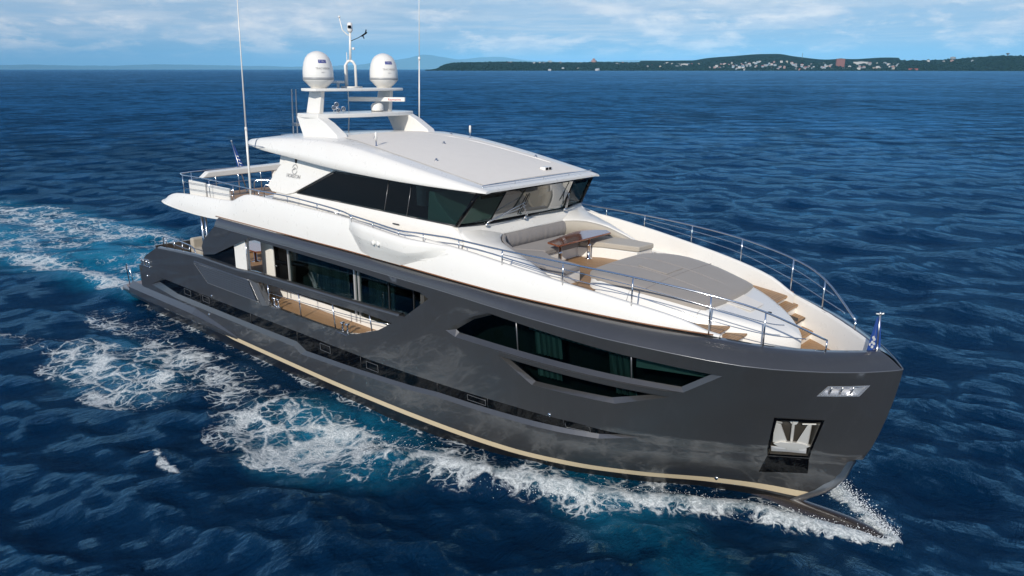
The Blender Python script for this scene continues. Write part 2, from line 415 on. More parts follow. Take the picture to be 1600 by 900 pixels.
# beige boot stripe
mb = MB()
for s in (-1, 1):
    n = 90; rows = []
    for i in range(n+1):
        x = -20.6+(20.6+.66)*i/n; f = max(0, (x+3)/3.66); zb = .36+.10*f*f; zt = .52+.14*f*f
        if x < -19.0: zb = zt-(zt-zb)*((x+20.6)/1.6)
        rows.append([hp(min(x, xstem(z)-.02), z, s, .006) for z in (zb, zt)])
    mb.grid(rows)
mb.obj('waterline_stripe', M['beige'], yacht, smooth=True)
# stem bar and bulb
mb = MB(); rows = []
for z in (1.74,1.5,1.29,1.0,.78,.6,.44,.3,.1):
    x = xstem(z); rows.append([(x-.2, -.075-.02*(1.7-z), z), (x+.0, -.05, z), (x+.045, 0, z), (x+.0, .05, z), (x-.2, .075+.02*(1.7-z), z)])
mb.grid(rows); mb.obj('stem_bar', M['steel'], yacht, smooth=True)
mb = MB(); rows = []
for i in range(17):
    u = i/16; x = -1.6+4.15*u; r = .42*(max(0, 1-(max(0, u-.62)/.38)**3))**.5
    zc = -.12+.10*u
    rows.append([(x, math.cos(a)*r*.8, zc+math.sin(a)*r) for a in [2*PI*k/18 for k in range(18)]])
mb.grid(rows, True); mb.obj('bulbous_bow', simple('antifouling', (.028, .022, .018), .25, 0, .4, 4, Coat_Weight=.8, Coat_Roughness=.1), yacht, smooth=True)

# ---- hull windows
def bars(name, segs, s, off, w, mat, parent):
    mb = MB()
    for a, b in segs:
        A = hp(*a, s, off); B = hp(*b, s, off); mb.tube([A, (A+B)/2, B], w, 6)
    return mb.obj(name, mat, parent, smooth=True)
for s in (-1, 1):
    w = patch(STRIP_IN, [], s, -.085, 0, .3, .14).obj('hull_window_strip', M['black'], yacht, smooth=True)
    frame(STRIP_OUT, STRIP_IN, s, 0, -.085).obj('window_frame', M['hull'], w)
    bars('window_seam', [((x, zt), (x-.02, zb)) for x, zt, zb in [(-21.3,1.65,1.26),(-17.6,1.67,1.28),(-14.72,1.69,1.3),(-11.43,1.68,1.25),(-8.23,1.74,1.47),(-6.47,1.8,1.51),(-4.26,1.82,1.57)]], s, -.08, .008, M['dark'], w)
    for x, z in [(-22.35,1.48),(-20.84,1.5),(-13.19,1.5),(-10.91,1.5),(-6.85,1.64),(-3.94,1.68)]:
        dw = .26 if x < -8 else .3; dh = .11 if x < -8 else .075
        pts = [hp(x+math.copysign(1, c)*dw*min(1, abs(c)*1.6), z+math.copysign(1, q)*dh*min(1, abs(q)*1.6), s, -.07) for c, q in [(math.cos(a), math.sin(a)) for a in [2*PI*k/24 for k in range(25)]]]
        MB().tube(pts, .007, 6, False).obj('porthole_rim', M['trim'], w, smooth=True)
    w = patch(WA_IN, [], s, -.12, 0, .3, .15).obj('cabin_window', M['glass'], yacht, smooth=True)
    frame(WA_OUT, WA_IN, s, 0, -.12).obj('window_frame', M['hull'], w)
    bars('window_mullion', [((-5.33,4.17),(-5.36,3.43)),((-2.4,3.96),(-2.46,3.40))], s, -.115, .016, M['trim'], w)
    # curtains and a valance just inside
    mc = MB()
    for xa, xb, z0, z1 in [(-5.1,-4.35,3.3,4.05),(-3.1,-2.55,3.2,3.9)]:
        for k in range(24):
            x = xa+(xb-xa)*k/24; x2 = xa+(xb-xa)*(k+1)/24
            o1 = -.5-.03*math.sin(k*2.2); o2 = -.5-.03*math.sin((k+1)*2.2)
            mc.add([hp(x, z0, s, o1), hp(x2, z0, s, o2), hp(x2, z1, s, o2), hp(x, z1, s, o1)], [(0, 1, 2, 3)])
    mc.grid([[hp(x, z, s, -.42) for z in (3.93-.055*(x+5.2), 4.2-.055*(x+5.2))] for x in [-5.2+.2*k for k in range(14)]])
    mc.obj('curtain', M['curtain'], w)
    w2 = patch(WB_IN, [], s, -.12, 0, .3, .12).obj('lower_cabin_window', M['glass'], yacht, smooth=True)
    frame(WB_OUT, WB_IN, s, 0, -.12).obj('window_frame', M['hull'], w2)
    mc = MB()
    for xa, xb in [(-5.1,-4.4),(-3.0,-2.5)]:
        mc.grid([[hp(xa+(xb-xa)*k/20, z, s, -.5-.03*math.sin(k*2.2)) for z in (2.7, 3.2)] for k in range(21)])
    mc.obj('curtain', M['curtain'], w2)
    # sill beam between the two bow windows
    patch([(-5.9,3.30),(-1.55,3.27),(-1.75,3.13),(-5.9,3.22)], [], s, .022, .03, .3, .1).obj('window_sill', M['hull'], w, smooth=True)
    # dark sheet standing in for the shade inside the cabins
    MB().grid([[hp(x, z, s, -1.1) for z in (.9, 4.2)] for x in [-9.5+.5*k for k in range(20)]]).obj('cabin_shade_sheet', M['void'], yacht)
    # louvred panel
    lo = MB(); k = 0; z = 2.30
    patch([(-21.22,2.86),(-20.32,2.27),(-16.77,2.29),(-17.24,2.96)], [], s, .003, 0, .3, .2).obj('louvre_gap_shade', M['dark'], yacht)  # dark sheet paints the shade in the gaps between the slats
    while z < 2.93:
        u = (z-2.26)/.66; xa = -20.36-.86*u; xb = -16.80-.40*u; xa += .06; xb -= .04
        n = 16; rows = []
        for i in range(n+1):
            x = xa+(xb-xa)*i/n; rows.append([hp(x, z, s, .004), hp(x, z+.002, s, .045), hp(x, z+.03, s, .03), hp(x, z+.05, s, .004)])
        lo.grid(rows); z += .078
    lo.obj('louvre_panel', M['louvre'], yacht)
    fo = MB()
    for a, b in zip(LOU, LOU[1:]+LOU[:1]): fo.tube([hp(a[0]+(b[0]-a[0])*i/8, a[1]+(b[1]-a[1])*i/8, s, .008) for i in range(9)], .012, 6)
    fo.obj('panel_frame', M['trim'], yacht, smooth=True)
    # light grey fin at the aft end of the gunwale opening
    fi = MB().grid([[hp(a[0], a[1], s, o), hp(b[0], b[1], s, o2)] for (a, b, o, o2) in [((-17.26,3.0),(-16.66,2.98),.012,.05),((-16.9,2.6),(-16.38,2.62),.012,.06),((-16.56,2.2),(-16.14,2.29),.012,.05)]])
    fi.grid([[hp(a[0], a[1], s, .05), hp(a[0]+.02, a[1], s, -.12)] for a in [(-16.66,2.98),(-16.38,2.62),(-16.14,2.29)]])
    fi.obj('gunwale_fin', M['trim'], yacht, smooth=True)
    # handrail bar: rounded fat gunwale over the slot
    ro = []
    for x in [-24.3,-23,-21,-20.5,-19,-18,-17,-16,-15,-14,-13,-12,-11,-10,-9.4]:
        zt = interp([(-24.39,2.97),(-20.5,3.2),(-18,3.2),(-17.56,3.26),(-15.84,3.31),(-10.87,3.42),(-9.18,3.47)], x); b = halfbeam(x, zt)
        ro.append([(x, s*(b+.004), zt-.10), (x, s*(b+.012), zt-.05), (x, s*(b+.004), zt-.0), (x, s*(b-.03), zt+.03), (x, s*(b-.14), zt+.035), (x, s*(b-.2), zt), (x, s*(b-.2), zt-.16)])
    MB().grid(ro).obj('gunwale_rail', M['hull'], yacht, smooth=True)
    # rub rail / sponson aft
    ro = []
    for i in range(30):
        u = i/29; x = -27.6+9.0*u; tp = min(1, (1-u)/.35+.01)**.8; b = halfbeam(max(x, -26.2), .7); zc = .42+.10*u
        ro.append([(x, s*(b-.03), zc+.52*tp+.02), (x, s*(b+.13*tp), zc+.34*tp), (x, s*(b+.17*tp), zc+.30*tp), (x, s*(b+.16*tp), zc+.03), (x, s*(b+.12*tp), zc-.03), (x, s*(b-.05), zc-.14)])
    MB().grid(ro).obj('rubbing_strake', M['hull'], yacht)
    # aft gunwale fairlead
    f = MB(); bz = 2.12
    f.tube([hp(-26.3, 2.2, s, .03), hp(-25.3, 2.28, s, .03)], .02, 6); f.tube([hp(-26.25, 1.95, s, .03), hp(-25.3, 1.98, s, .03)], .02, 6)
    for x in (-26.15,-25.95,-25.65,-25.4): f.lathe(hp(x, 1.98, s, .01), [(.001,0),(.05,0),(.035,.06),(.035,.16),(.05,.22),(.001,.22)], 12)
    f.obj('fairlead', M['chrome'], yacht, smooth=True)
    d = MB()
    for x, z in [(-25.77,1.52),(-20.17,1.79),(-20.59,.97),(-4.56,1.92),(-1.26,.55)]:
        c = hp(x, z, s, .01); d.lathe(c, [(.001,-.02),(.045,-.02),(.05,.0),(.03,.02),(.001,.02)], 12, 'y')
    d.obj('hull_light', M['chrome'], yacht, smooth=True)
    # bow fairlead
    fr = [(.985,3.55),(1.13,3.755),(1.66,3.74),(1.54,3.545)]
    f = frame(FAIR, fr, s, .01, .01); frame(fr, fr, s, .01, -.2, f); patch(fr, [], s, -.2, 0, .1, .1, mb=f)
    fl_ = f.obj('bow_fairlead', simple('bright_steel', (.80, .81, .84), .25, .75, .03), yacht)
    f = MB()
    for x in (1.18, 1.34, 1.5): f.tube([hp(x-.04, 3.56, s, -.05), hp(x+.02, 3.74, s, -.05)], .022, 8)
    f.obj('roller', M['steel'], fl_, smooth=True)

# ---- anchors in their pockets
for s in (-1, 1):
    inn = [(.24,2.80),(.97,2.81),(.67,1.75),(-.03,1.69)]
    f = frame(ANC, inn, s, .012, .006); pk = f.obj('anchor_pocket', M['black'], yacht)
    f = frame(inn, [(.3,2.75),(.93,2.76),(.66,1.8),(.0,1.74)], s, .006, -.32)
    patch([(.3,2.75),(.93,2.76),(.66,1.8),(.0,1.74)], [], s, -.32, 0, .1, .1, mb=f); f.obj('pocket_lining', simple('pocket_grey', (.16, .15, .135), .3, .7), pk)
    patch([(-.09,1.60),(.69,1.67),(.66,1.24),(-.30,1.05)], [], s, .008, .02, .1, .1).obj('scuff_plate', M['black'], pk)
    a = MB(); P = lambda x, z, o: hp(x, z, s, o)
    a.tube([P(.42,1.98,-.08), P(.55,2.70,-.18)], .035, 8)
    a.lathe(P(.56,2.7,-.2), [(.001,-.03),(.09,-.03),(.09,.03),(.001,.03)], 14, 'y')
    # crown block
    a.prism([P(.10,2.06,-.02), P(.2,1.98,0), P(.42,1.99,.02), P(.62,1.98,0), P(.76,2.07,-.02), P(.62,2.14,-.02), P(.42,2.16,.02), P(.24,2.14,-.02)], (0, -s*.10, 0))
    a.prism([P(.32,1.88,-.02), P(.54,1.90,-.02), P(.54,1.99,-.02), P(.32,1.98,-.02)], (0, -s*.08, 0))
    # flukes
    a.prism([P(.10,2.08,-.05), P(.36,2.06,-.03), P(.30,2.60,-.12), P(.20,2.66,-.12)], (0, -s*.05, 0))
    a.prism([P(.48,2.06,-.03), P(.72,2.08,-.05), P(.84,2.66,-.12), P(.76,2.62,-.12)], (0, -s*.05, 0))
    a.tube([P(.12,2.69,-.12), P(.34,2.66,-.12)], .02, 6); a.tube([P(.68,2.66,-.12), P(.92,2.68,-.12)], .02, 6)
    a.obj('anchor', simple('anchor_galvanised', (.62, .61, .58), .4, .35), pk, bevel=.012)
    patch([(.01,1.74),(.66,1.8),(.70,1.98),(.06,1.95)], [], s, -.06, .02, .1, .1).obj('pocket_shelf', simple('pale_shelf', (.6, .6, .6), .4), pk)

# ------------------------------------------------------------------ swim platform
pl_ = []
for x, y in [(-26.2,3.42),(-28.8,3.47),(-29.2,3.36),(-29.38,3.0),(-29.5,2.0),(-29.55,0)]: pl_.append((x, -y))
full = pl_+[(x, -y) for x, y in pl_[::-1][1:]]
MB().prism([(x, y, .12) for x, y in full], (0, 0, .30)).obj('swim_platform', M['hull'], yacht, bevel=.05)
MB().prism([(x*1.0+(.12 if x < -28 else 0), y*.955, .425) for x, y in full], (0, 0, .012)).obj('platform_teak', simple('wet_teak', (.16, .085, .06), .22, 0, .3, 8), yacht)
b = MB(); b.tube([(-27.9,-3.3,.44),(-28.2,-3.33,1.5),(-28.45,-3.33,1.55),(-28.5,-3.33,1.4),(-28.35,-3.33,.44)], .022, 8)
b.obj('platform_handrail', M['chrome'], yacht, smooth=True)
b = MB()
for y in (-3.15,):
    for x in (-26.9,-26.7): b.lathe((x, y, .43), [(.001,0),(.04,0),(.03,.05),(.03,.22),(.055,.26),(.001,.27)], 10)
b.obj('bollard', M['chrome'], yacht, smooth=True)

# ------------------------------------------------------------------ main deck
MB().prism([(-25.6,-3.44,2.12),(-12,-3.40,2.12),(-9.6,-3.25,2.12),(-9.6,3.25,2.12),(-12,3.40,2.12),(-25.6,3.44,2.12)],(0,0,.13)).obj('main_deck', M['teak'], yacht)
MB().box(-8.9,-8.75,-3.2,3.2,.5,4.6).obj('forward_bulkhead', M['void'], yacht)
hs = MB(); hs.box(-17.8,-8.9,-2.58,2.58,2.25,2.52); hs.obj('house_base', M['white'], yacht)
hs = MB()
for s in (-1, 1):
    y = s*2.56
    hs.box(-17.95,-17.2,y-.06,y+.06,2.52,4.8)
hs.box(-18.1,-17.2,-2.56,-2.2,2.25,4.8); hs.box(-18.1,-17.2,2.2,2.56,2.25,4.8)
hs.obj('door_surround', M['white'], yacht, bevel=.01)
for s in (-1, 1):
    y = s*2.56
    g = MB().box(-17.2,-8.9,y-.004,y+.004,2.52,4.8).obj('saloon_window', M['sglass'], yacht)
    b = MB()
    for x, r in [(-16.3,.03),(-12.62,.035),(-12.42,.02)]: b.box(x-r, x+r, y-.05, y+.05, 2.3, 4.8)
    b.obj('mullion', simple('satin_mullion', (.62, .62, .62), .4, .5), g)
    b = MB()
    for x in (-11.0,-9.9): b.box(x-.012, x+.012, y-.03, y+.03, 2.5, 4.8)
    b.obj('glazing_joint', M['dark'], g)
    c = MB()
    for xa, xb in [(-15.6,-13.3),(-12.35,-11.05)]:
        n = int((xb-xa)/.04); c.grid([[(xa+(xb-xa)*k/n, y-s*(.28+.03*math.sin(k*1.3)), z) for z in (2.5, 4.7)] for k in range(n+1)])
    c.obj('curtain', M['curtain'], g)
    b = MB(); b.box(-17.16,-16.38,y-.045,y+.045,2.56,4.6); b.obj('side_door', M['black'], yacht)
    b = MB(); b.tube([(-17.05,y+s*.05,3.35),(-17.05,y+s*.12,3.35),(-16.9,y+s*.12,3.35)], .018, 6); b.obj('door_handle', M['chrome'], yacht, smooth=True)
MB().box(-17.6,-8.9,-.03,.03,2.25,4.8).box(-17.3,-17.2,-2.3,2.3,2.25,4.8).obj('saloon_light_block', M['void'], yacht)  # centre wall added to block light coming through the far-side glass
MB().box(-16.3,-15.2,-2.1,-1.4,2.3,3.0).box(-14.9,-13,-2.1,-1.3,2.3,2.75).obj('saloon_furniture', M['cush'], yacht, bevel=.05)
# black side screen and white stanchion under the overhang
for s in (-1, 1):
    MB().add([(-20.7,s*3.46,3.1),(-18.2,s*3.46,3.1),(-18.2,s*3.46,4.1),(-19.3,s*3.46,3.75),(-20.6,s*3.46,3.6)],[(0,1,2,3,4)]).obj('side_screen', M['black'], yacht)
    MB().prism([(-18.22,s*3.5,2.3),(-17.42,s*3.5,2.3),(-17.36,s*3.5,4.4),(-18.2,s*3.5,4.0)],(0,-s*.12,0)).obj('side_pillar', M['white'], yacht, bevel=.015)
    MB().tube([(-17.36,s*3.52,3.2),(-17.32,s*3.52,4.35)], .018, 8).obj('chrome_edge', M['chrome'], yacht, smooth=True)
    b = MB(); b.tube([(-21.6,s*2.95,2.25),(-21.5,s*2.95,4.75)], .055, 12); b.tube([(-21.3,s*2.95,2.25),(-21.2,s*2.95,4.75)], .04, 12)
    b.obj('overhang_post', M['chrome'], yacht, smooth=True)
    # posts and wire in the gunwale slot
    b = MB()
    for xt, zt, xb_, zb in [(-16.14,3.02,-16.17,2.28),(-14.33,3.06,-14.31,2.28),(-12.52,3.1,-12.49,2.28),(-10.76,3.16,-10.71,2.6)]:
        b.tube([hp(xb_, zb, s, -.05), hp(xt, zt, s, -.05)], .02, 8)
    b.tube([hp(x, interp([(-17,2.68),(-14.3,2.80),(-12.5,2.88),(-10.6,2.99),(-9.8,3.08)], x), s, -.05) for x in (-16.5,-15.5,-14.3,-13.4,-12.5,-11.5,-10.6,-9.9)], .010, 6)
    b.obj('slot_railing', M['chrome'], yacht, smooth=True)
    b = MB()
    for x in (-15.85,-12.1):
        b.add([hp(x-.25, 2.27, s, .03), hp(x+.25, 2.27, s, .03), hp(x+.25, 2.33, s, -.12), hp(x-.25, 2.33, s, -.12)], [(0, 1, 2, 3)])
        for q in (-.12, .12): b.lathe(hp(x+q, 2.33, s, -.12), [(.001,0),(.045,0),(.03,.04),(.03,.2),(.075,.22),(.075,.25),(.001,.26)], 12)
    b.obj('mooring_bollard', M['chrome'], yacht, smooth=True)
    # aft quarter rail
    b = MB(); T_ = smooth_path([(-24.6,s*3.2,3.0),(-24.4,s*3.25,3.32),(-23.6,s*3.3,3.42),(-22.3,s*3.35,3.42),(-21.6,s*3.38,3.38),(-21.35,s*3.38,3.1)], 4)
    b.tube(T_, .022, 8)
    for x in (-24,-23.3,-22.6,-22): b.tube([(x, s*3.35, 3.02), (x, s*3.32, 3.4)], .018, 6)
    b.tube([(-24.5,s*3.25,3.18),(-22,s*3.35,3.22)], .012, 6)
    b.obj('quarter_rail', M['chrome'], yacht, smooth=True)
MB().box(-25.2,-25.1,-3.3,3.3,2.2,2.9).obj('aft_bulwark', M['hull'], yacht)

# ------------------------------------------------------------------ upper deck structure
TB = [(-24.6,2.9),(-24.3,3.05),(-23.8,3.12),(-23,3.18),(-21.9,3.25),(-18.4,3.28),(-11.7,3.30),(-7.8,3.25),(-5.99,3.15),(-4.32,2.96),(-2.68,2.66),(-1.64,2.38),(-1.1,2.17),(-.9,2.06)]
TZ = [(-24.6,4.84),(-24.3,4.86),(-23.8,5.06),(-23,5.24),(-21.9,5.33),(-18.5,5.47),(-18.1,5.62),(-17.5,5.79),(-17,5.83),(-15,5.80),(-11.7,5.73),(-7.8,5.57),(-5.99,5.40),(-4.32,5.20),(-2.68,4.99),(-1.64,4.80),(-1.1,4.60),(-.9,4.55)]
BB = [(-24.6,3.0),(-24.3,3.2),(-23.6,3.32),(-22,3.38),(-20,3.44),(-12,3.44),(-8,3.40),(-6.2,3.3),(-4.8,3.12),(-2.7,2.72),(-1.8,2.45),(-1.1,2.17),(-.9,2.08)]
BZ = [(-24.6,4.82),(-23.6,4.76),(-22,4.71),(-20.4,4.72),(-18.6,4.80),(-12,4.86),(-8,4.80),(-6.2,4.74),(-4.8,4.70),(-2.7,4.64),(-1.1,4.57),(-.9,4.54)]
ZD = [(-24.6,4.83),(-24.2,4.9),(-7.0,4.95),(-6.85,4.80),(-4.5,4.80),(-4.35,4.78),(-4.0,4.62),(-2.3,4.45),(-1.3,4.12),(-.3,3.66),(1.6,3.66)]
XS = sorted(set([-24.6,-24.45,-24.3,-24,-23.8,-23.4,-23,-22.4,-21.9,-21,-20,-19,-18.7,-18.5,-18.3,-18.1,-17.9,-17.7,-17.5,-17.2,-17,-16,-15,-14,-13,-12,-11,-10,-9,-8,-7.4,-7,-6.85,-6.4,-6,-5.5,-5,-4.5,-4.35,-4,-3.5,-3,-2.7,-2.3,-2,-1.64,-1.4,-1.25,-1.1,-1,-.9]))
mb = MB()
for s in (-1, 1):
    rows = []
    for x in XS:
        b0, z0, b1, z1, zd = interp(BB, x), interp(BZ, x), interp(TB, x), interp(TZ, x), interp(ZD, x)
        row = []
        for j in range(8):
            u = j/7; row.append((x, s*(b0+(b1-b0)*u+.05*math.sin(PI*u)*min(1, (z1-z0))), z0+(z1-z0)*u))
        h = z1-zd; c = .12
        row += [(x, s*(b1-.02), z1+.018), (x, s*(b1-c*.5), z1+.028), (x, s*(b1-c), z1+.018), (x, s*(b1-c-.015), z1-.02), (x, s*(b1-c-.02), min(zd, z1-.03)-.05)]
        rows.append(row)
    mb.grid(rows)
    # bow bulwark lining forward of the band
    rows = []
    for x in [-1.1,-.9,-.6,-.3,0,.3,.6,.9,1.15,1.35,1.5,1.6,1.618]:
        g = G(x, s); rows.append([(x, g.y-s*.0, g.z-.0), (x, g.y-s*.025, g.z-.01), (x-.02, g.y-s*.05, g.z-.08), (x-.05, (abs(g.y)-.09)*s if abs(g.y) > .1 else 0, 3.6)])
    mb.grid(rows)
# soffit and stern edge
rows = []
for x in XS:
    if x > -7: break
    rows.append([(x, -interp(BB, x), interp(BZ, x)), (x, interp(BB, x), interp(BZ, x))])
mb.grid(rows)
mb.obj('superstructure_band', M['white'], yacht, smooth=True)
# deck plating
mb = MB(); rows = []
for x in [q for q in XS if q >= -15.5]+[-.6,-.3,0,.4,.8,1.1,1.4,1.55]:
    b = (interp(TB, x) if x < -.95 else interp(GB, x))-.08; z = interp(ZD, x); rows.append([(x, -b, z), (x, -b*.5, z), (x, b*.5, z), (x, b, z)])
mb.grid(rows); mb.obj('fore_deck', M['white'], yacht)
mb = MB(); rows = []
for x in [q for q in XS if q <= -15]+[-15.5]:
    b = interp(TB, x)-.08; z = interp(ZD, x)+.004; rows.append([(x, -b, z), (x, b, z)])
rows.sort(key=lambda r: r[0][0]); mb.grid(rows); mb.obj('aft_upper_deck', M['teak'], yacht)

# wing station (balcony) bulges
for s in (-1, 1):
    xs_ = [-11.75,-11.45,-11.1,-10.6,-10,-9.4,-8.9,-8.5,-8.1,-7.7]
    rows = []
    for x in xs_:
        f = interp([(-11.75,0),(-11.1,.9),(-10.6,1),(-9,1),(-8.6,.8),(-7.7,0)], x)
        b0 = interp(BB, x); bt = interp(TB, x)
        zr = interp([(-11.75,5.74),(-11.1,5.80),(-9.4,5.68),(-8.6,5.63),(-7.7,5.56)], x)
        zc = zr-.36*max(f, .3); zl = interp([(-11.75,5.5),(-11.4,5.2),(-11.1,4.95),(-10.8,4.86),(-9.4,4.84),(-8.9,5.0),(-8.1,5.25),(-7.7,5.4)], x)
        lb = b0+(bt-b0)*min(1, max(0, (zl-4.85)/.85))+.02
        B = bt+.42*f
        rows.append([(x, s*(lb), zl), (x, s*(lb+(B-lb)*.55), zl+(zc-zl)*.55), (x, s*(B-.005), zc-.02), (x, s*B, zc), (x, s*(B+.02*f), (zr+zc)/2), (x, s*B, zr-.02), (x, s*(B-.04*f), zr+.015), (x, s*(B-.14*f-.01), zr+.015), (x, s*(B-.17*f-.02), zr-.02), (x, s*(B-.18*f-.03), zr-.5)])
    MB().grid(rows).obj('wing_station', M['white'], yacht, smooth=True)
    b = MB()
    for x in (-10.15,-9.95): b.lathe((x, s*(interp(TB, x)+.43), 5.37), [(.001,-.03),(.06,-.03),(.06,.02),(.04,.05),(.001,.06)], 14, 'y')
    b.obj('wing_light', M['white'], yacht, smooth=True)

RZL_ = [(-18.7,7.40),(-16.8,7.29),(-15.5,7.21),(-12.8,7.02),(-10,6.92),(-7.2,6.86)]
# wheelhouse lower walls / sill
def SB(x, z):      # half breadth of the house side
    return 2.66-(z-6.0)*(.24 if z > 6 else .2)
mb = MB()
for s in (-1, 1):
    rows = []
    for x in [-15.9,-15,-14,-13,-12,-11,-10,-9,-8.2,-7.95,-7.75]:
        zt = interp([(-15.9,6.03),(-8.1,5.95),(-7.95,5.84),(-7.75,5.66)], x)
        rows.append([(x, s*SB(x, 4.9), 4.9), (x, s*(SB(x, 5.4)), 5.4), (x, s*(SB(x, 5.5)-.0), 5.50), (x, s*(SB(x, 5.55)-.05), 5.54), (x, s*(SB(x, 5.6)-.04), 5.58), (x, s*(SB(x, zt)+.03), zt-.03), (x, s*(SB(x, zt)), zt+.0), (x, s*(SB(x, zt)-.12), zt+.005)])
    mb.grid(rows)
    # panel above the windows up to the roof
    rows = []
    for x in [-16.6,-15.5,-14.5,-13.5,-12.5,-11,-9.5,-8,-7.5]:
        zt = interp(RZL_, x)+.06; rows.append([(x, s*(SB(x, 6.84)), 6.84), (x, s*SB(x, zt), zt)])
    mb.grid(rows)
mb.obj('wheelhouse_wall', M['white'], yacht, smooth=True)
# aft fin (buttress) carrying the emblem
for s in (-1, 1):
    P = [(-15.9,7.26),(-16.55,6.75),(-17.0,6.22),(-17.02,6.1),(-16.75,5.95),(-15.9,5.93),(-15.5,6.02),(-13.3,6.98),(-13.2,7.26)]
    # two sheets with a rim, following the house side lean
    fo = MB(); A = [Vector((x, s*(SB(x, z)+.07), z)) for x, z in P]; B = [Vector((x, s*(SB(x, z)-.12), z)) for x, z in P]; n = len(P)
    fo.add(A+B, [tuple(range(n)), tuple(range(2*n-1, n-1, -1))]+[(i, (i+1) % n, n+(i+1) % n, n+i) for i in range(n)])
    bt_ = fo.obj('buttress', M['white'], yacht, bevel=.03)
    MB().add([(-17.1,s*2.72,4.95),(-15.2,s*2.72,4.95),(-15.2,s*2.70,5.95),(-16.5,s*2.70,5.95),(-16.8,s*2.72,5.7)],[(0,1,2,3,4)]).obj('buttress_foot', M['white'], yacht)
    # emblem and name
    ang = math.atan2(SB(-15.4, 6.5)-SB(-15.4, 7.0), .5)
    me = text_mesh('HORIZON', .17, .003)
    o = link('lettering', me, M['lettergrey'], bt_)
    cx, cz = -15.58, 6.55
    o.rotation_euler = (PI/2-ang, 0, 0) if s < 0 else (PI/2-ang, 0, PI)
    o.location = (cx, s*(SB(cx, cz)+.083), cz)
    e = MB(); cz = 6.77
    def ep(u, w): return Vector((cx+.03+(u if s < 0 else -u), s*(SB(cx, cz+w)+.085), cz+w))
    for a0, a1 in [(R(15), R(165)), (R(195), R(345))]:
        r_ = [[ep(.155*math.cos(a0+(a1-a0)*i/20), .165*math.sin(a0+(a1-a0)*i/20)), ep(.128*math.cos(a0+(a1-a0)*i/20), .135*math.sin(a0+(a1-a0)*i/20))] for i in range(21)]
        e.grid(r_)
    e.grid([[ep(u, w), ep(u+.03, w-.02)] for u, w in [(-.14,-.03),(-.07,.02),(-.01,.07),(.05,.02),(.11,-.03)]])
    e.grid([[ep(u, w), ep(u, w-.025)] for u, w in [(-.1,.01),(-.03,.0),(.03,.035),(.1,.03)]])
    e.obj('emblem', M['lettergrey'], bt_)

# side windows of the wheelhouse
for s in (-1, 1):
    P = [(-15.35,6.04),(-13.45,6.87),(-12,6.87),(-10.5,6.85),(-9,6.84),(-7.48,6.84),(-8.02,5.98),(-9.5,5.98),(-11,6.0),(-13,6.02)]
    g = MB().add([(x, s*(SB(x, z)-.0), z) for x, z in P], [tuple(range(len(P)))]).obj('wheelhouse_window', M['glass'], yacht)
    fr = MB(); n = len(P); C_ = Vector((sum(p[0] for p in P)/n, sum(p[1] for p in P)/n))
    for i in range(n):
        a, b = P[i], P[(i+1) % n]
        fr.tube([(a[0], s*(SB(*a)+.004), a[1]), (b[0], s*(SB(*b)+.004), b[1])], .022, 6)
    fr.obj('window_frame', M['dark'], g, smooth=True)
    b = MB()
    for x in (-10.95,-9.98): b.box(x-.008, x+.008, s*2.66-.01, s*2.66+.01, 6.0, 6.02); b.tube([(x, s*(SB(x, 6.0)+.006), 6.0), (x, s*(SB(x, 6.84)+.006), 6.84)], .009, 6)
    b.obj('glazing_joint', M['trim'], g, smooth=True)
# windscreen : three facets leaning forward
BW = [(-8.02,-2.66,5.98),(-7.92,-1.55,5.93),(-7.85,1.55,5.93),(-8.02,2.66,5.98)]
TW = [(-7.46,-2.44,6.86),(-7.36,-1.45,6.88),(-7.36,1.45,6.88),(-7.46,2.44,6.86)]
ws = MB()
for i in range(3): ws.add([BW[i], BW[i+1], TW[i+1], TW[i]], [(0, 1, 2, 3)])
M['wglass'] = m_glass('windscreen_glass', (.50, .58, .55), .33)
ws = ws.obj('windscreen', M['wglass'], yacht)
f = MB()
for i in range(4):
    r_ = .055 if i in (0, 3) else .018
    f.tube([BW[i], TW[i]], r_, 8)
for i in range(3):
    f.tube([BW[i], BW[i+1]], .04, 8); f.tube([Vector(TW[i])+Vector((-.02, 0, -.03)), Vector(TW[i+1])+Vector((-.02, 0, -.03))], .05, 8)
f.obj('window_frame', M['black'], ws, smooth=True)
MB().add([(-7.5,-2.3,6.83),(-7.42,2.3,6.85),(-7.52,2.2,6.68),(-7.60,-2.2,6.66)],[(0,1,2,3)]).obj('tinted_header', M['black'], ws)
# dashboard, helm seats, cabin inside
MB().prism([(-8.12,-2.45,5.85),(-8.12,-2.45,5.97),(-8.5,-2.45,6.10),(-9.0,-2.45,6.5),(-9.1,-2.45,6.72),(-9.3,-2.45,6.72),(-9.4,-2.45,5.85)],(0,4.9,0)).obj('dashboard', M['dash'], yacht, bevel=.03)
MB().box(-15.5,-8.2,-2.5,2.5,4.96,4.99).box(-15.6,-15.5,-2.5,2.5,4.95,7.2).obj('wheelhouse_cabin', M['void'], yacht)
MB().box(-10.9,-10.4,-.9,-.3,5.0,6.35).obj('helm_seat', M['dark'], yacht, bevel=.06)
MB().box(-11.5,-8.3,-2.35,2.35,6.93,6.96).obj('ceiling_lining', simple('lining', (.2, .2, .19), .7), yacht)
# sill in front of the windscreen running down to the lounge
SILL = MB()
prof = [(-8.05,5.97),(-7.98,5.92),(-7.88,5.86),(-7.78,5.76),(-7.70,5.67),(-7.64,5.64)]
rows = []
for y in np.linspace(-2.66, 2.66, 25):
    e = max(0, abs(y)-1.25)/1.41; rows.append([(x-.08*abs(y)/2.6+e*.1, y, z-e*e*(.0+.22*k/5)) for k, (x, z) in enumerate(prof)])
SILL.grid(rows); SILL.obj('windscreen_sill', M['white'], yacht, smooth=True)
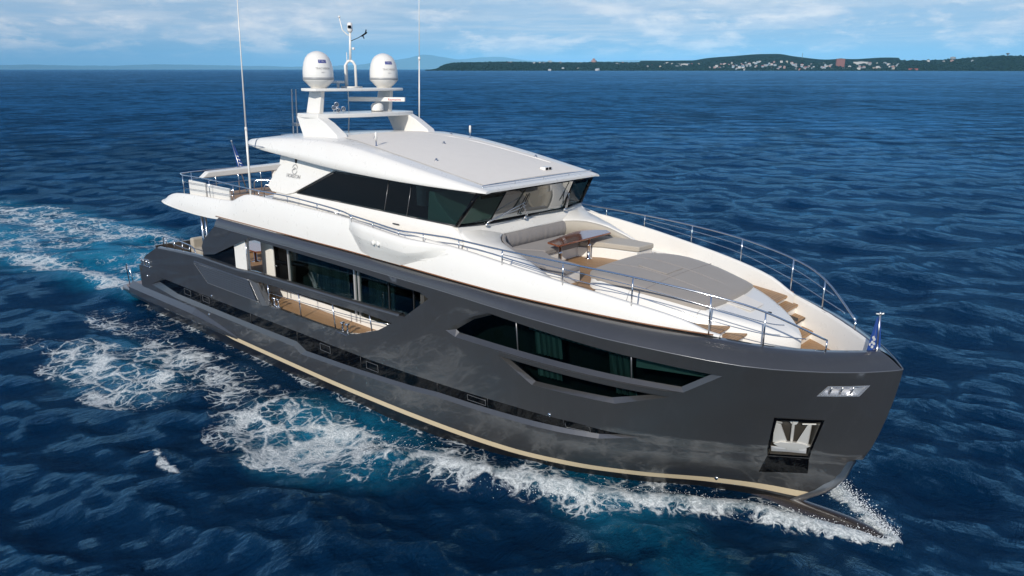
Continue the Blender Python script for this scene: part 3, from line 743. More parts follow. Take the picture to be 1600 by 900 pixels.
# settee surround : arms sloping forward
for s in (-1, 1):
    inn = [(-7.66,1.30,5.64),(-7.4,1.66,5.63),(-7.1,1.93,5.60),(-6.6,2.10,5.50),(-6.0,2.15,5.32),(-5.5,2.15,5.12),(-5.15,2.12,4.93),(-5.05,2.1,4.85)]
    out = [(-8.1,2.68,5.95),(-7.75,2.68,5.74),(-7.35,2.68,5.60),(-6.8,2.64,5.44),(-6.2,2.55,5.24),(-5.6,2.47,5.04),(-5.2,2.42,4.88),(-5.05,2.38,4.82)]
    rows = []
    for a, c in zip(inn, out):
        a = Vector((a[0], s*a[1], a[2])); c = Vector((c[0], s*c[1], c[2]))
        rows.append([Vector((a.x, a.y, 4.78)), a-Vector((0, 0, .03)), a+(c-a)*.05+Vector((0, 0, .005)), a.lerp(c, .5)+Vector((0, 0, .02)), c-(c-a)*.08, c-Vector((0, 0, .04)), Vector((c.x, c.y+s*.04, 4.75))])
    MB().grid(rows).obj('settee_surround', M['white'], yacht, smooth=True)
    MB().lathe((-5.75, s*2.53, 5.0), [(.001,-.02),(.075,-.02),(.075,.015),(.05,.02),(.03,.01),(.001,.01)], 18, 'y').obj('filler_cap', M['steel'], yacht, smooth=True)
MB().prism([(-7.66,-1.32,5.64),(-7.66,1.32,5.64),(-7.66,1.95,4.78),(-7.66,-1.95,4.78)],(-.06,0,0)).obj('settee_backboard', M['white'], yacht)
# settee base
U = [(-7.64,-2.0),(-6.9,-2.1),(-5.05,-2.1),(-5.05,-1.3),(-6.1,-1.1),(-6.68,-.75),(-6.68,.75),(-6.1,1.1),(-5.05,1.3),(-5.05,2.1),(-6.9,2.1),(-7.64,2.0)]
MB().prism([(x, y, 4.79) for x, y in U], (0, 0, .29)).obj('settee_base', M['white'], yacht, bevel=.02)
mb = MB().add([(-7.0,-2.6,4.806),(-4.3,-2.7,4.806),(-4.3,2.7,4.806),(-7.0,2.6,4.806)],[(0,1,2,3)]); mb.obj('lounge_deck', M['teak'], yacht)

# trunk with the sun pad
TRW = [(-4.76,1.15),(-4.70,1.40),(-4.55,1.60),(-4.3,1.74),(-4,1.82),(-3,1.84),(-2.2,1.68),(-1.5,1.42),(-1.0,1.13),(-.6,.84),(-.3,.56),(-.1,.32),(.02,.14),(.06,.0)]
TRZ = [(-4.76,5.0),(-4.7,5.06),(-4.5,5.09),(-3,4.98),(-1.8,4.80),(-1.2,4.68),(-.6,4.52),(-.2,4.36),(.0,4.24),(.06,4.18)]
rows = []
for x in [-4.76,-4.74,-4.7,-4.63,-4.55,-4.42,-4.3,-4.1,-3.8,-3.4,-3,-2.6,-2.2,-1.8,-1.5,-1.2,-1.0,-.8,-.6,-.45,-.3,-.2,-.1,-.04,.02,.05,.06]:
    w = interp(TRW, x); z = interp(TRZ, x); row = []
    for k in range(25):
        u = -1+2*k/24; a = abs(u)
        if a > .9: y = w*(.985+.15*(a-.9)); zz = 4.9 if False else z-.16-(a-.9)*12.5
        elif a > .78: q = (a-.78)/.12; y = w*(.82+.165*math.sin(q*PI/2)); zz = z-.02-.14*(1-math.cos(q*PI/2))
        else: y = w*.82*a/.78; zz = z-.02*(a/.78)**2+.03*(1-a)
        row.append((x, math.copysign(y, u), zz))
    rows.append(row)
m_ = MB().grid(rows); m_.add(rows[0], [tuple(range(25))]); m_.obj('trunk', M['white'], yacht, smooth=True)
b = MB()
for x, y, z in [(-4.3,-1.5,5.07),(-3.75,-1.6,5.04),(-.75,.1,4.60),(-.45,-.35,4.42)]: b.lathe((x, y, z-.01), [(.001,0),(.05,0),(.05,.018),(.02,.02),(.001,.02)], 14)
b.obj('deck_fitting', M['black'], yacht, smooth=True)
MB().prism([(-1.9,-.5,4.84),(-1.9,.5,4.84),(-1.0,.35,4.68),(-1.0,-.35,4.68)],(0,0,.012)).obj('deck_hatch', M['lgrey'], yacht, bevel=.005)
# teak steps down to the bow
for s in (-1, 1):
    for xa, xn, z in [(-2.5,-1.1,4.50),(-1.15,-.78,4.36),(-.85,-.52,4.12),(-.62,-.24,3.88)]:
        gi = lambda x: s*(interp(GB, x)-.06); ti = lambda x: s*max(.1, interp(TRW, x)-.25)
        MB().prism([(xa, ti(xa), z-.05), (xn, ti(xn), z-.05), (xn, gi(xn), z-.05), (xa, gi(xa), z-.05)], (0, 0, .05)).obj('step', M['teakx'], yacht, bevel=.01)
        MB().prism([(xa, ti(xa), 3.6), (xn-.06, ti(xn-.06), 3.6), (xn-.06, gi(xn-.06), 3.6), (xa, gi(xa), 3.6)], (0, 0, z-.055-3.6)).obj('step_riser', M['white'], yacht)
rows = []
for x in [-.6,-.3,0,.3,.5]: b_ = interp(GB, x)-.1; rows.append([(x, -b_, 3.668), (x, b_, 3.668)])
MB().grid(rows).obj('bow_deck', M['teak'], yacht)
MB().lathe((1.15,0,3.3), [(.5,0),(.46,.35),(.3,.72),(.001,.82)], 26).obj('bow_locker', M['white'], yacht, smooth=True)

# ------------------------------------------------------------------ roof
RB = [(-18.7,1.5),(-18.6,2.1),(-18.3,2.6),(-17.5,2.84),(-16,2.92),(-12.8,2.92),(-10,2.84),(-8.5,2.68),(-7.35,2.49),(-7.2,2.45)]
RZL = [(-18.7,7.40),(-18.3,7.40),(-16.8,7.29),(-15.5,7.21),(-12.8,7.02),(-10,6.92),(-7.2,6.86)]
RZU = [(-18.7,7.46),(-18.1,7.56),(-16.9,7.67),(-15,7.76),(-14,7.77),(-12.5,7.68),(-11,7.50),(-8.87,7.18),(-7.4,6.96),(-7.2,6.93)]
def roofz(x, y): 
    b = interp(RB, x); return interp(RZU, x)+.10*(1-(y/b)**2)*min(1, (-7.2-x)/1.5+.1)
rows = []
RX = [-18.7,-18.65,-18.5,-18.3,-18,-17.5,-17,-16.5,-16,-15,-14,-13,-12,-11,-10,-9,-8.5,-8,-7.6,-7.4,-7.28,-7.2]
for x in RX:
    b = interp(RB, x); zl = interp(RZL, x); zu = interp(RZU, x); th = zu-zl; row = []
    for s in (-1, 1):
        seq = [(b-.22, zl+.02), (b-.03, zl-.0), (b, zl+.02), (b-.06*th-.01, zl+th*.35), (b-.2*th-.02, zl+th*.75), (b-.36*th-.03, zu-.02), (b-.36*th-.08, zu+.01)]
        if s == -1: a = [(x, -y, z) for y, z in seq]
        else: c = [(x, y, z) for y, z in seq[::-1]]
    top = [(x, y, roofz(x, y)) for y in np.linspace(-(b-.36*th-.12), (b-.36*th-.12), 15)]
    rows.append(a+top+c)
mb = MB().grid(rows, True); mb.add(rows[0], [tuple(range(len(rows[0])))]); mb.add(rows[-1], [tuple(range(len(rows[-1])))])
roof = mb.obj('roof', M['white'], yacht, smooth=True)
rows = []
for x in [-14.2,-13,-12,-11,-10,-9,-8.2,-7.6]:
    w = interp([(-14.2,1.75),(-11,2.15),(-9,2.15),(-7.6,2.1)], x); rows.append([(x, y, roofz(x, y)+.012) for y in np.linspace(-w, w, 11)])
MB().grid(rows).obj('roof_panel', M['lgrey'], roof, smooth=True)
# raised crease on the far half of the roof
b = MB()
for s in (1,): b.tube([(x, s*interp([(-14,1.2),(-11,1.72),(-7.9,1.9)], x), roofz(x, 1.6)+.0) for x in (-13.4,-12.5,-11.5,-10.5,-9.5,-8.6)], .03, 8, r2=.01)
b.obj('roof_crease', M['white'], roof, smooth=True)
b = MB(); pr = [(-7.35,y,6.99+.0) for y in np.linspace(-2.3, 2.35, 9)]; pr = [(x-.1*(y/2.4)**2, y, z+.03*(1-(y/2.4)**2)+.035) for x, y, z in pr]
b.tube(pr, .016, 8)
for p in pr[::2]: b.tube([p, (p[0]-.02, p[1], p[2]-.08)], .014, 6)
b.obj('roof_grab_rail', M['chrome'], roof, smooth=True)
b = MB(); b.lathe((-8.05,.95,7.0), [(.001,0),(.07,0),(.05,.03),(.04,.10),(.001,.10)], 14); b.box(-8.14,-7.95,.80,1.12,7.1,7.2); nc = b.obj('searchlight', M['white'], roof, bevel=.02)
b = MB(); b.box(-7.955,-7.94,.84,.94,7.115,7.185).box(-7.955,-7.94,.98,1.08,7.115,7.185); b.obj('lens', M['black'], nc)
for x, y in [(-12.1,-1.95),(-12.3,2.15)]:
    z = roofz(x, y)-.01; a = MB(); a.lathe((x, y, z), [(.001,0),(.06,0),(.05,.015),(.018,.03),(.018,.18),(.001,.18)], 12); a = a.obj('stub_antenna', M['chrome'], roof, smooth=True)
    MB().lathe((x, y, z+.18), [(.001,0),(.035,0),(.035,.2),(.02,.23),(.001,.23)], 12).obj('antenna_cap', M['white'], a, smooth=True)
for x, y in [(-11.5,.2),(-9.9,-1.6),(-9.3,2.0),(-13.0,1.95),(-13.1,-1.2)]:
    z = roofz(x, y); MB().lathe((x, y, z), [(.001,0),(.06,0),(.06,.02),(.03,.03),(.03,.07),(.001,.08)], 12).obj('roof_vent', M['steel'], roof, smooth=True)
# panel joints
b = MB()
for s in (-1, 1):
    x = -17.35; bb_ = interp([(-17.5,2.84),(-16,2.92)], x); zl, zu = 7.34, 7.63; th = zu-zl
    b.tube([(x, s*(bb_+.004), zl+.02), (x-.02, s*(bb_-.06*th-.004), zl+th*.35), (x-.05, s*(bb_-.2*th-.014), zl+th*.75), (x-.07, s*(bb_-.36*th-.02), zu-.01)], .006, 5)
b.obj('panel_joint', M['bandgrey'], roof)
b = MB()
for s in (-1, 1):
    for x in (-10.95, -9.98): b.tube([(x, s*(SB(x, z)+.006), z) for z in (4.96, 5.3, 5.5)], .005, 5)
    b.tube([(-10.5, s*(SB(0, 5.7)+.02), 5.72), (-10.25, s*(SB(0, 5.7)+.02), 5.72)], .018, 6)
    b.tube([(-10.95, s*(SB(0, 5.5)+.006), 5.5), (-9.98, s*(SB(0, 5.5)+.006), 5.5)], .004, 5)
b.obj('door_joint', M['dark'], yacht)
b = MB()
for x in (-3.35, -1.75):
    w = interp(TRW, x); z = interp(TRZ, x); pts = []
    for k in range(25):
        u = -1+2*k/24; a = abs(u)
        if a > .9: y = w*(.985+.15*(a-.9)); zz = z-.16-(a-.9)*6
        elif a > .78: q = (a-.78)/.12; y = w*(.82+.165*math.sin(q*PI/2)); zz = z-.02-.14*(1-math.cos(q*PI/2))
        else: y = w*.82*a/.78; zz = z-.02*(a/.78)**2+.03*(1-a)
        pts.append((x, math.copysign(y, u), zz))
    b.tube(pts, .005, 5, False)
b.obj('trunk_joint', M['bandgrey'], yacht)
# wipers
for (x, y, z), (x2, y2, z2), tip in [((-7.83,-1.75,5.93),(-7.52,-.55,6.42),None),((-7.78,-.25,5.93),(-7.55,-.62,6.40),None),((-7.78,1.55,5.93),(-7.50,1.35,6.45),None)]:
    w = MB(); w.tube([(x, y, z-.03), (x+.04, y, z+.05), (x2+.02, y2, z2)], .013, 6); w.tube([(x, y+.08, z-.0), (x+.04, y+.06, z+.05), (x2+.02, y2+.02, z2-.1)], .009, 6)
    w.lathe((x, y, z-.03), [(.001,-.02),(.05,-.02),(.05,.04),(.001,.05)], 12)
    w = w.obj('wiper', M['chrome'], yacht, smooth=True)
    b = MB()
    dx, dz = TW[1][0]-BW[1][0], .95
    b.tube([(x2-.16, y2-.03, z2-.33), (x2+.0, y2, z2), (x2+.13, y2+.02, z2+.24)], .012, 5); b.tube([(x2-.13, y2+.03, z2-.30), (x2+.03, y2+.05, z2), (x2+.13, y2+.05, z2+.22)], .007, 5)
    b.obj('wiper_blade', M['black'], w)

# ------------------------------------------------------------------ mast
mast = MB(); LEG = [(-16.15,8.40),(-15.62,7.60),(-13.78,7.62),(-13.95,7.92),(-14.55,8.24),(-15.0,8.41)]
for s in (-1, 1):
    n = len(LEG); A = [(x, s*(1.98+.10*(8.4-z)), z) for x, z in LEG]; B = [(x+.05, s*(1.66+.02*(8.4-z)), z) for x, z in LEG]
    mast.add(A+B, [tuple(range(n)), tuple(range(2*n-1, n-1, -1))]+[(i, (i+1) % n, n+(i+1) % n, n+i) for i in range(n)])
wing = [(-16.15,0),(-16.2,1.3),(-16.1,1.98),(-15.6,2.05),(-14.95,1.98),(-14.75,1.4),(-14.65,0)]
wp = [(x, -y) for x, y in wing]+[(x, y) for x, y in wing[::-1]][1:]
mast.prism([(x, y, 8.36) for x, y in wp], (0, 0, .13))
pf = [(-16.3,0),(-16.25,1.5),(-16.0,1.84),(-15.6,1.92),(-15.25,1.8),(-15.1,1.4),(-15.05,0)]
pp_ = [(x, -y) for x, y in pf]+[(x, y) for x, y in pf[::-1]][1:]
mast.prism([(x, y, 9.18) for x, y in pp_], (0, 0, .09))
for s in (-1, 1):
    mast.add([(-16.28,s*1.52,8.48),(-15.55,s*1.52,8.48),(-15.40,s*1.48,9.19),(-16.08,s*1.48,9.19),(-16.28,s*1.34,8.48),(-15.55,s*1.34,8.48),(-15.40,s*1.34,9.19),(-16.08,s*1.34,9.19)],[(0,1,2,3),(7,6,5,4),(0,4,5,1),(1,5,6,2),(2,6,7,3),(3,7,4,0)])
mast = mast.obj('radar_arch', M['white'], yacht, bevel=.035, seg=3)
DOME = [(.26,0),(.27,.06),(.30,.07),(.465,.24),(.485,.26),(.485,.40),(.487,.45),(.475,.62),(.44,.80),(.38,.95),(.29,1.06),(.17,1.13),(.06,1.16),(.001,1.165)]
for s in (-1, 1):
    c = Vector((-15.72, s*1.34, 9.26)); d = MB().lathe(c, DOME, 44).obj('satellite_dome', M['white'], mast, smooth=True)
    MB().lathe(c, [(.484,.27),(.491,.275),(.491,.345),(.484,.35)], 44).obj('dome_band', M['bandgrey'], d, smooth=True)
    for txt, size, zc, mt, a0 in [('TRACVISION', .085, .62, 'lettergrey', 0), ('TVRO', .095, .84, 'fwhite', 0), ('HD11', .05, .50, 'lettergrey', 0)]:
        me = text_mesh(txt, size, .001)
        for v in me.vertices:
            th = R(-14)+v.co.x/.47; hh = zc+v.co.y
            rr = interp([(a[1], a[0]) for a in DOME[4:]], hh)+.004+(.003 if txt == 'TVRO' else 0)
            v.co = (c.x+rr*math.cos(th), c.y+rr*math.sin(th), c.z+hh)
        link('lettering', me, M[mt], d)
    q = MB(); rows = []
    for k in range(9):
        th = R(-14)+(-.14+.28*k/8)/.47
        rows.append([(c.x+(interp([(a[1], a[0]) for a in DOME[4:]], h)+.003)*math.cos(th), c.y+(interp([(a[1], a[0]) for a in DOME[4:]], h)+.003)*math.sin(th), c.z+h) for h in (.79,.84,.89)])
    q.grid(rows).obj('badge', M['letterblue'], d)
# mast pole with yoke, camera and wind vane
b = MB(); b.box(-16.0,-15.65,-.28,.35,9.27,9.32)
b.tube([(-15.95,-.10,9.3),(-15.95,-.10,10.0),(-15.9,-.03,10.12),(-15.82,.02,10.16)], .045, 10); b.tube([(-15.72,.14,9.3),(-15.72,.14,10.0),(-15.76,.08,10.12),(-15.82,.02,10.16)], .045, 10)
b.tube([(-15.82,.02,10.15),(-15.75,.02,11.05)], .042, 12, r2=.036)
b.tube([(-15.77,.02,10.93),(-15.85,-.06,11.0),(-15.95,-.14,11.12),(-16.0,-.2,11.5)], .018, 8); b.lathe((-16.0,-.2,11.5), [(.001,0),(.035,0),(.035,.06),(.001,.07)], 10)
b.obj('mast_pole', M['white'], mast, smooth=True)
ca = MB().lathe((-15.75,.02,11.05), [(.001,0),(.06,0),(.09,.06),(.09,.25),(.07,.30),(.001,.32)], 16).obj('night_camera', M['white'], mast, smooth=True)
MB().lathe((-15.69,-.04,11.22), [(.001,-.05),(.055,-.04),(.06,0),(.055,.04),(.001,.05)], 14).obj('lens', M['black'], ca, smooth=True)
b = MB(); b.tube([(-15.75,.04,10.78),(-15.6,.22,10.88),(-15.5,.36,10.98)], .012, 6); b.tube([(-15.52,.30,10.93),(-15.42,.46,11.06)], .03, 6); b.tube([(-15.5,.34,10.98),(-15.46,.36,10.86)], .016, 6); b.tube([(-15.44,.40,11.0),(-15.38,.40,11.14)], .02, 6)
b.obj('wind_vane', M['black'], mast)
MB().lathe((-15.72,.1,10.5), [(.001,0),(.045,0),(.045,.05),(.03,.08),(.001,.08)], 12).obj('nav_light', M['white'], mast, smooth=True)
b = MB(); b.tube([(-16.1,0,7.80),(-16.02,0,8.3)], .02, 8); b.tube([(-16.02,0,8.3),(-15.97,0,10.42)], .013, 8); b.obj('whip_aerial', M['white'], mast, smooth=True)
b = MB(); b.box(-16.25,-15.95,-.48,-.16,9.42,9.50); b.tube([(-16.1,-.32,9.27),(-16.1,-.32,9.42)], .05, 10); b.obj('beacon', M['white'], mast, bevel=.01)
# open array radar
c = Vector((-15.5, .82, 8.49)); b = MB().lathe(c, [(.001,0),(.19,0),(.2,.02),(.215,.08),(.21,.2),(.15,.27),(.06,.30),(.05,.33),(.001,.34)], 28).obj('radar_scanner', M['white'], mast, smooth=True)
MB().lathe(c, [(.195,.0),(.205,.0),(.205,.025),(.195,.025)], 28).obj('radar_ring', M['dark'], b, smooth=True)
u = Vector((.745, .667, 0)); w = Vector((.667, -.745, 0)); L_ = .98; q = MB(); cc = c+Vector((0, 0, .33))
q.add([cc+u*a+w*e+Vector((0, 0, h)) for a in (-L_, L_) for e in (-.09, .09) for h in (0, .145)], [(0,1,3,2),(4,6,7,5),(0,4,5,1),(2,3,7,6),(0,2,6,4),(1,5,7,3)])
ar = q.obj('radar_array', M['white'], b, bevel=.03, seg=3)
me = text_mesh('Raymarine', .105, .002); o = link('lettering', me, M['letterred'], b); o.matrix_local = Matrix.Translation(cc+u*.62+w*.095+Vector((0, 0, .07))) @ Matrix(((u.x, 0, w.x, 0), (u.y, 0, w.y, 0), (0, 1, 0, 0), (0, 0, 0, 1)))
# horns
hn = MB()
for dy, dz, dl in [(-1.15,.18,.0),(-1.0,.10,.1),(-.82,.14,.18),(-1.05,.28,.05)]:
    p0 = Vector((-15.25+dl*.3, dy, 8.49+dz)); dd = Vector((.86, -.5, 0)).normalized()
    pts = [p0-dd*.22, p0-dd*.1, p0+dd*.05, p0+dd*.12, p0+dd*.15]; rad = [.03, .02, .03, .05, .075]
    rows = []; a = dd.cross(Vector((0, 0, 1)))
    for p, r_ in zip(pts, rad): rows.append([p+a*math.cos(2*PI*k/12)*r_+Vector((0, 0, 1))*math.sin(2*PI*k/12)*r_ for k in range(12)])
    hn.grid(rows, True)
    hn.tube([p0, (p0.x, p0.y, 8.49)], .012, 6)
hn.obj('air_horn', M['chrome'], mast, smooth=True)
b = MB(); b.tube([(-15.6,-1.0,7.85),(-15.6,-1.0,8.0)], .02, 8); b.lathe((-15.6,-1.0,7.98), [(.001,-.02),(.05,0),(.15,.03),(.15,.05),(.06,.09),(.03,.15),(.001,.17)], 20); b.obj('gps_antenna', M['white'], mast, smooth=True)
b = MB(); b.tube([(-18.05,-.95,7.6),(-17.95,-.95,9.2)], .022, 8); b.tube([(-17.95,-.85,7.6),(-17.85,-.85,9.2)], .022, 8); b.box(-18.05,-17.8,-.98,-.82,7.95,8.05); b.box(-18.3,-17.2,-1.3,-.5,7.56,7.66); b.obj('folded_davit', M['steel'], roof)
# tall whips
for s, pts in [(-1, [(-17.26,-3.22,5.6),(-17.22,-3.2,8.0),(-17.0,-3.2,12.6)]), (1, [(-15.15,2.4,7.4),(-15.04,2.4,10.28),(-14.93,2.4,13.4)])]:
    b = MB(); b.tube(pts[:2], .036 if s < 0 else .022, 8); b.tube(pts[1:], .024 if s < 0 else .013, 8, r2=.012); b.lathe(Vector(pts[1])-Vector((0, 0, .06)), [(.001,0),(.04,0),(.04,.1),(.001,.1)], 10)
    b.obj('whip_antenna', M['white'], yacht, smooth=True)
b = MB(); b.tube([(-17.24,-3.2,7.45),(-16.95,-2.98,7.44),(-16.7,-2.92,7.42)], .012, 6); b.box(-17.3,-17.18,-3.26,-3.14,5.55,5.72); b.obj('antenna_bracket', M['chrome'], yacht)

# ------------------------------------------------------------------ railings
def railpost(P, T, s, r=.018):
    return MB().tube([(P[0], s*P[1], P[2]-.02), (T[0], s*T[1], T[2])], r, 8)
FP = [((.87,.89,4.36),(.87,.88,4.59)),((-.12,1.67,4.44),(-.13,1.68,5.16)),((-1.09,2.17,4.60),(-1.10,2.17,5.42)),((-2.68,2.66,4.99),(-2.68,2.65,5.61)),((-4.32,2.96,5.20),(-4.32,2.96,5.70)),((-5.99,3.15,5.41),(-5.99,3.15,5.75))]
AP = [(-22.2,3.2,5.32,6.03),(-20.1,3.22,5.42,6.07),(-18.4,3.22,5.5,6.04),(-16.7,3.24,5.82,6.03),(-15.0,3.24,5.81,6.04),(-13.4,3.24,5.77,5.99),(-12.3,3.24,5.75,5.93)]
WP = [(-11.2,3.62,5.80,5.97),(-10.2,3.66,5.74,5.92),(-9.2,3.62,5.66,5.84),(-8.55,3.35,5.6,5.80)]
for s in (-1, 1):
    rail = MB(); top = [(a[0], s*a[1], a[2]) for _, a in FP]
    top = smooth_path(top[:1]+top[1:]+[(-7.6,s*3.2,5.79),(-8.1,s*3.25,5.79),(-8.6,s*3.36,5.80)]+([(-9.2,s*3.62,5.84),(-10.2,s*3.66,5.92),(-11.25,s*3.6,5.97),(-11.5,s*3.5,5.96)]), 5)
    rail.tube(top, .022, 8)
    rail = rail.obj('bow_rail', M['chrome'], yacht, smooth=True)
    for p, q in FP: railpost(p, q, s).obj('rail_post', M['chrome'], rail, smooth=True)
    for x, b_, z0, z1 in WP+[(-7.4,3.2,5.52,5.79)]: railpost((x, b_, z0), (x, b_, z1), s, .014).obj('rail_post', M['chrome'], rail, smooth=True)
    w = MB()
    for f in (.36, .70):
        pts = [(Vector(p)*(1-f)+Vector(q)*f) for p, q in FP[1:]]; st = Vector((.30, 1.36, 4.62+.12*f)) if f < .5 else Vector((.18, 1.44, 4.9))
        if f < .5: st = Vector((.55, 1.17, 4.62))
        pts = [st]+pts; w.tube(smooth_path([(p.x, s*p.y, p.z) for p in pts], 5), .010, 6)
    w.obj('rail_wire', M['chrome'], rail, smooth=True)
    ra = MB(); pts = smooth_path([(x, s*b_, zt) for x, b_, zb, zt in AP]+[(-11.9,s*3.24,5.88),(-11.7,s*3.24,5.80)], 5); pts[0:0] = smooth_path([(-22.9,s*2.6,6.03),(-22.75,s*3.0,6.03),(-22.2,s*3.2,6.03)], 4)[:-1]
    ra.tube(pts, .022, 8); ra = ra.obj('side_rail', M['chrome'], yacht, smooth=True)
    for x, b_, zb, zt in AP: railpost((x, b_, zb), (x, b_, zt), s, .017).obj('rail_post', M['chrome'], ra, smooth=True)
    w = MB()
    for f in (.33, .66): w.tube([(x, s*b_, zb+(zt-zb)*f) for x, b_, zb, zt in AP[:3]], .009, 6)
    w.tube([(x, s*b_, zb+(zt-zb)*.5) for x, b_, zb, zt in AP[3:]], .009, 6)
    w.obj('rail_wire', M['chrome'], ra, smooth=True)
b = MB()
for z in (6.03, 5.75, 5.45): b.tube([(-22.95,-2.6,z),(-23.1,-1.5,z),(-23.15,0,z),(-23.1,1.5,z),(-22.95,2.6,z)], .02 if z > 6 else .01, 8)
for y in (-2.5,-1.5,-.5,.5,1.5,2.5): b.tube([(-23.1+abs(y)*.05,y,4.95),(-23.1+abs(y)*.05,y,6.03)], .017, 6)
b.obj('stern_rail', M['chrome'], yacht, smooth=True)

# aft deck furniture fixed to the yacht
MB().box(-22.0,-20.75,-3.08,-3.0,4.95,5.86).box(-20.6,-19.0,-3.08,-3.0,4.95,5.84).obj('aft_screen', M['white'], yacht, bevel=.02)
MB().box(-22.0,-20.75,3.0,3.08,4.95,5.86).box(-20.6,-19.0,3.0,3.08,4.95,5.84).obj('aft_screen', M['white'], yacht, bevel=.02)
b = MB(); b.add([(-22.75,-2.35,5.80),(-22.45,-2.35,5.80),(-22.45,-2.05,6.02),(-22.75,-2.05,6.04),(-22.75,2.9,5.86),(-22.45,2.9,5.86),(-22.45,2.9,6.14),(-22.75,2.9,6.16)],[(0,1,2,3),(4,7,6,5),(0,4,5,1),(1,5,6,2),(2,6,7,3),(3,7,4,0)])
b.tube([(-22.6,.9,4.95),(-22.6,.9,5.85)], .14, 14); b.obj('tender_crane', M['white'], yacht, bevel=.04)
b = MB().box(-20.4,-17.6,1.9,2.9,4.95,5.4).box(-20.4,-17.6,2.75,2.95,5.4,5.75); b.obj('aft_settee', M['white'], yacht, bevel=.05)
b = MB()
b.tube(smooth_path([(-19.2,-1.6,4.95),(-19.2,-1.6,5.7),(-19.0,-1.4,5.8),(-18.0,-.5,5.78),(-17.8,-.4,5.7),(-17.8,-.4,4.95)], 4), .02, 8)
b.tube(smooth_path([(-20.6,-1.2,4.95),(-20.6,-1.2,5.7),(-20.4,-1.0,5.8),(-19.4,-.1,5.78),(-19.3,0,5.7),(-19.3,0,4.95)], 4), .02, 8)
b.obj('stair_rail', M['chrome'], yacht, smooth=True)
MB().box(-21.4,-20.2,-1.3,1.5,4.95,5.03).obj('stair_hatch', M['white'], yacht, bevel=.02)

YT = [yacht]
# ------------------------------------------------------------------ loose things aboard
def cushion(name, poly, z0, h, mat, label, cat, group=None, bev=.04, off=None):
    o = MB().prism([(x, y, z0) if len(p) == 2 else p for p in poly for x, y in [p[:2]]], off or (0, 0, h)).obj(name, mat, None, bevel=bev, seg=3)
    tag(o, label, cat, group); YT.append(o); return o
cg = 'cushions of the foredeck settee'
cushion('seat_cushion', [(-7.60,-1.25),(-6.62,-.75),(-6.62,.75),(-7.60,1.25)], 5.085, .15, M['cushg'], 'grey seat cushion under the wheelhouse windscreen, behind the table', 'cushion', cg)
cushion('seat_cushion', [(-7.58,1.28),(-6.64,.80),(-6.08,1.14),(-5.02,1.34),(-4.98,2.06),(-6.9,2.08),(-7.4,1.9)], 5.085, .15, M['cush'], 'beige seat cushion with rounded end, on the bench nearest the far bow rail', 'cushion', cg)
cushion('seat_cushion', [(-7.58,-1.28),(-6.64,-.80),(-6.08,-1.14),(-5.02,-1.34),(-4.98,-2.06),(-6.9,-2.08),(-7.4,-1.9)], 5.085, .15, M['cushg'], 'grey seat cushion on the bench nearest the near bow rail', 'cushion', cg)
bc = MB(); rows = []
for y in np.linspace(-1.28, 1.28, 60):
    pk_ = .003*math.sin(y*31+2*math.sin(y*5))+.003*math.sin(y*53+1); rows.append([(-7.62,y,5.2),(-7.53+pk_,y,5.22),(-7.50+pk_*1.6,y,5.4),(-7.53+pk_,y,5.58),(-7.60,y,5.63),(-7.66,y,5.62)])
o = bc.grid(rows).obj('back_cushion', M['cushg'], None, smooth=True); tag(o, 'pleated grey back cushion in front of the windscreen sill', 'cushion', cg); YT.append(o)
for s, mt, lb in [(1, 'cush', 'smooth beige back cushion curving round the bench by the far rail'), (-1, 'cushg', 'grey back cushion on the sloping near arm of the settee')]:
    inn = [(-7.60,1.34,5.62),(-7.36,1.64,5.62),(-7.08,1.89,5.58),(-6.6,2.06,5.48),(-6.0,2.11,5.30),(-5.55,2.11,5.16)]
    rows = [[(x, s*y, 5.22), (x+.03, s*(y-.10), 5.22), (x+.03, s*(y-.10), max(z-.06, 5.23)), (x+.02, s*(y-.07), z-.01), (x, s*y, z), (x, s*(y+.02), z-.01)] for x, y, z in smooth_path(inn, 4)]
    bm_ = MB().grid(rows); bm_.add(rows[-1], [tuple(range(6))]); bm_.add(rows[0], [tuple(range(6))])
    o = bm_.obj('back_cushion', M[mt], None, smooth=True); tag(o, lb, 'cushion', cg); YT.append(o)
# sun pad
PX = [(-4.72,1.35),(-4.55,1.52),(-4.2,1.66),(-3.6,1.72),(-3.0,1.66),(-2.3,1.52),(-1.75,1.34),(-1.62,1.22),(-1.56,.8),(-1.50,0)]
top = []
rows = []
PW = [(-4.80,1.02),(-4.76,1.25),(-4.7,1.38),(-4.55,1.52),(-4.2,1.66),(-3.6,1.70),(-3.0,1.64),(-2.3,1.48),(-1.75,1.30),(-1.66,1.22)]
def padz(x, y): return interp([(-4.8,5.16),(-4.0,5.21),(-3,5.12),(-2,4.95),(-1.6,4.88)], x)-.035*(abs(y)/1.6)**2*1.5
for x in [-4.79,-4.76,-4.7,-4.6,-4.3,-4,-3.7,-3.4,-3.1,-2.8,-2.5,-2.2,-1.9,-1.72,-1.66]:
    w = interp(PW, x); row = []
    for k in range(-10, 11):
        u = k/10; y = w*u; fx = 0 if x < -2.3 else (1-u*u)*.14*(x+2.3)/.64
        row.append((x+fx, y, padz(x, y)-(.03 if abs(k) == 10 or x in (-4.79, -1.66) else 0)))
    row = [(row[0][0], row[0][1]*.99, row[0][2]-.10)]+row+[(row[-1][0], row[-1][1]*.99, row[-1][2]-.10)]
    rows.append(row)
rows.insert(0, [(p[0]+.01, p[1], p[2]-.10) for p in rows[0]]); rows.append([(p[0]-.01, p[1], p[2]-.10) for p in rows[-1]])
o = MB().grid(rows).obj('sun_pad', M['pad'], None, smooth=True); tag(o, 'large taupe canvas sun pad covering the foredeck trunk', 'sun pad'); YT.append(o)
sm = MB()
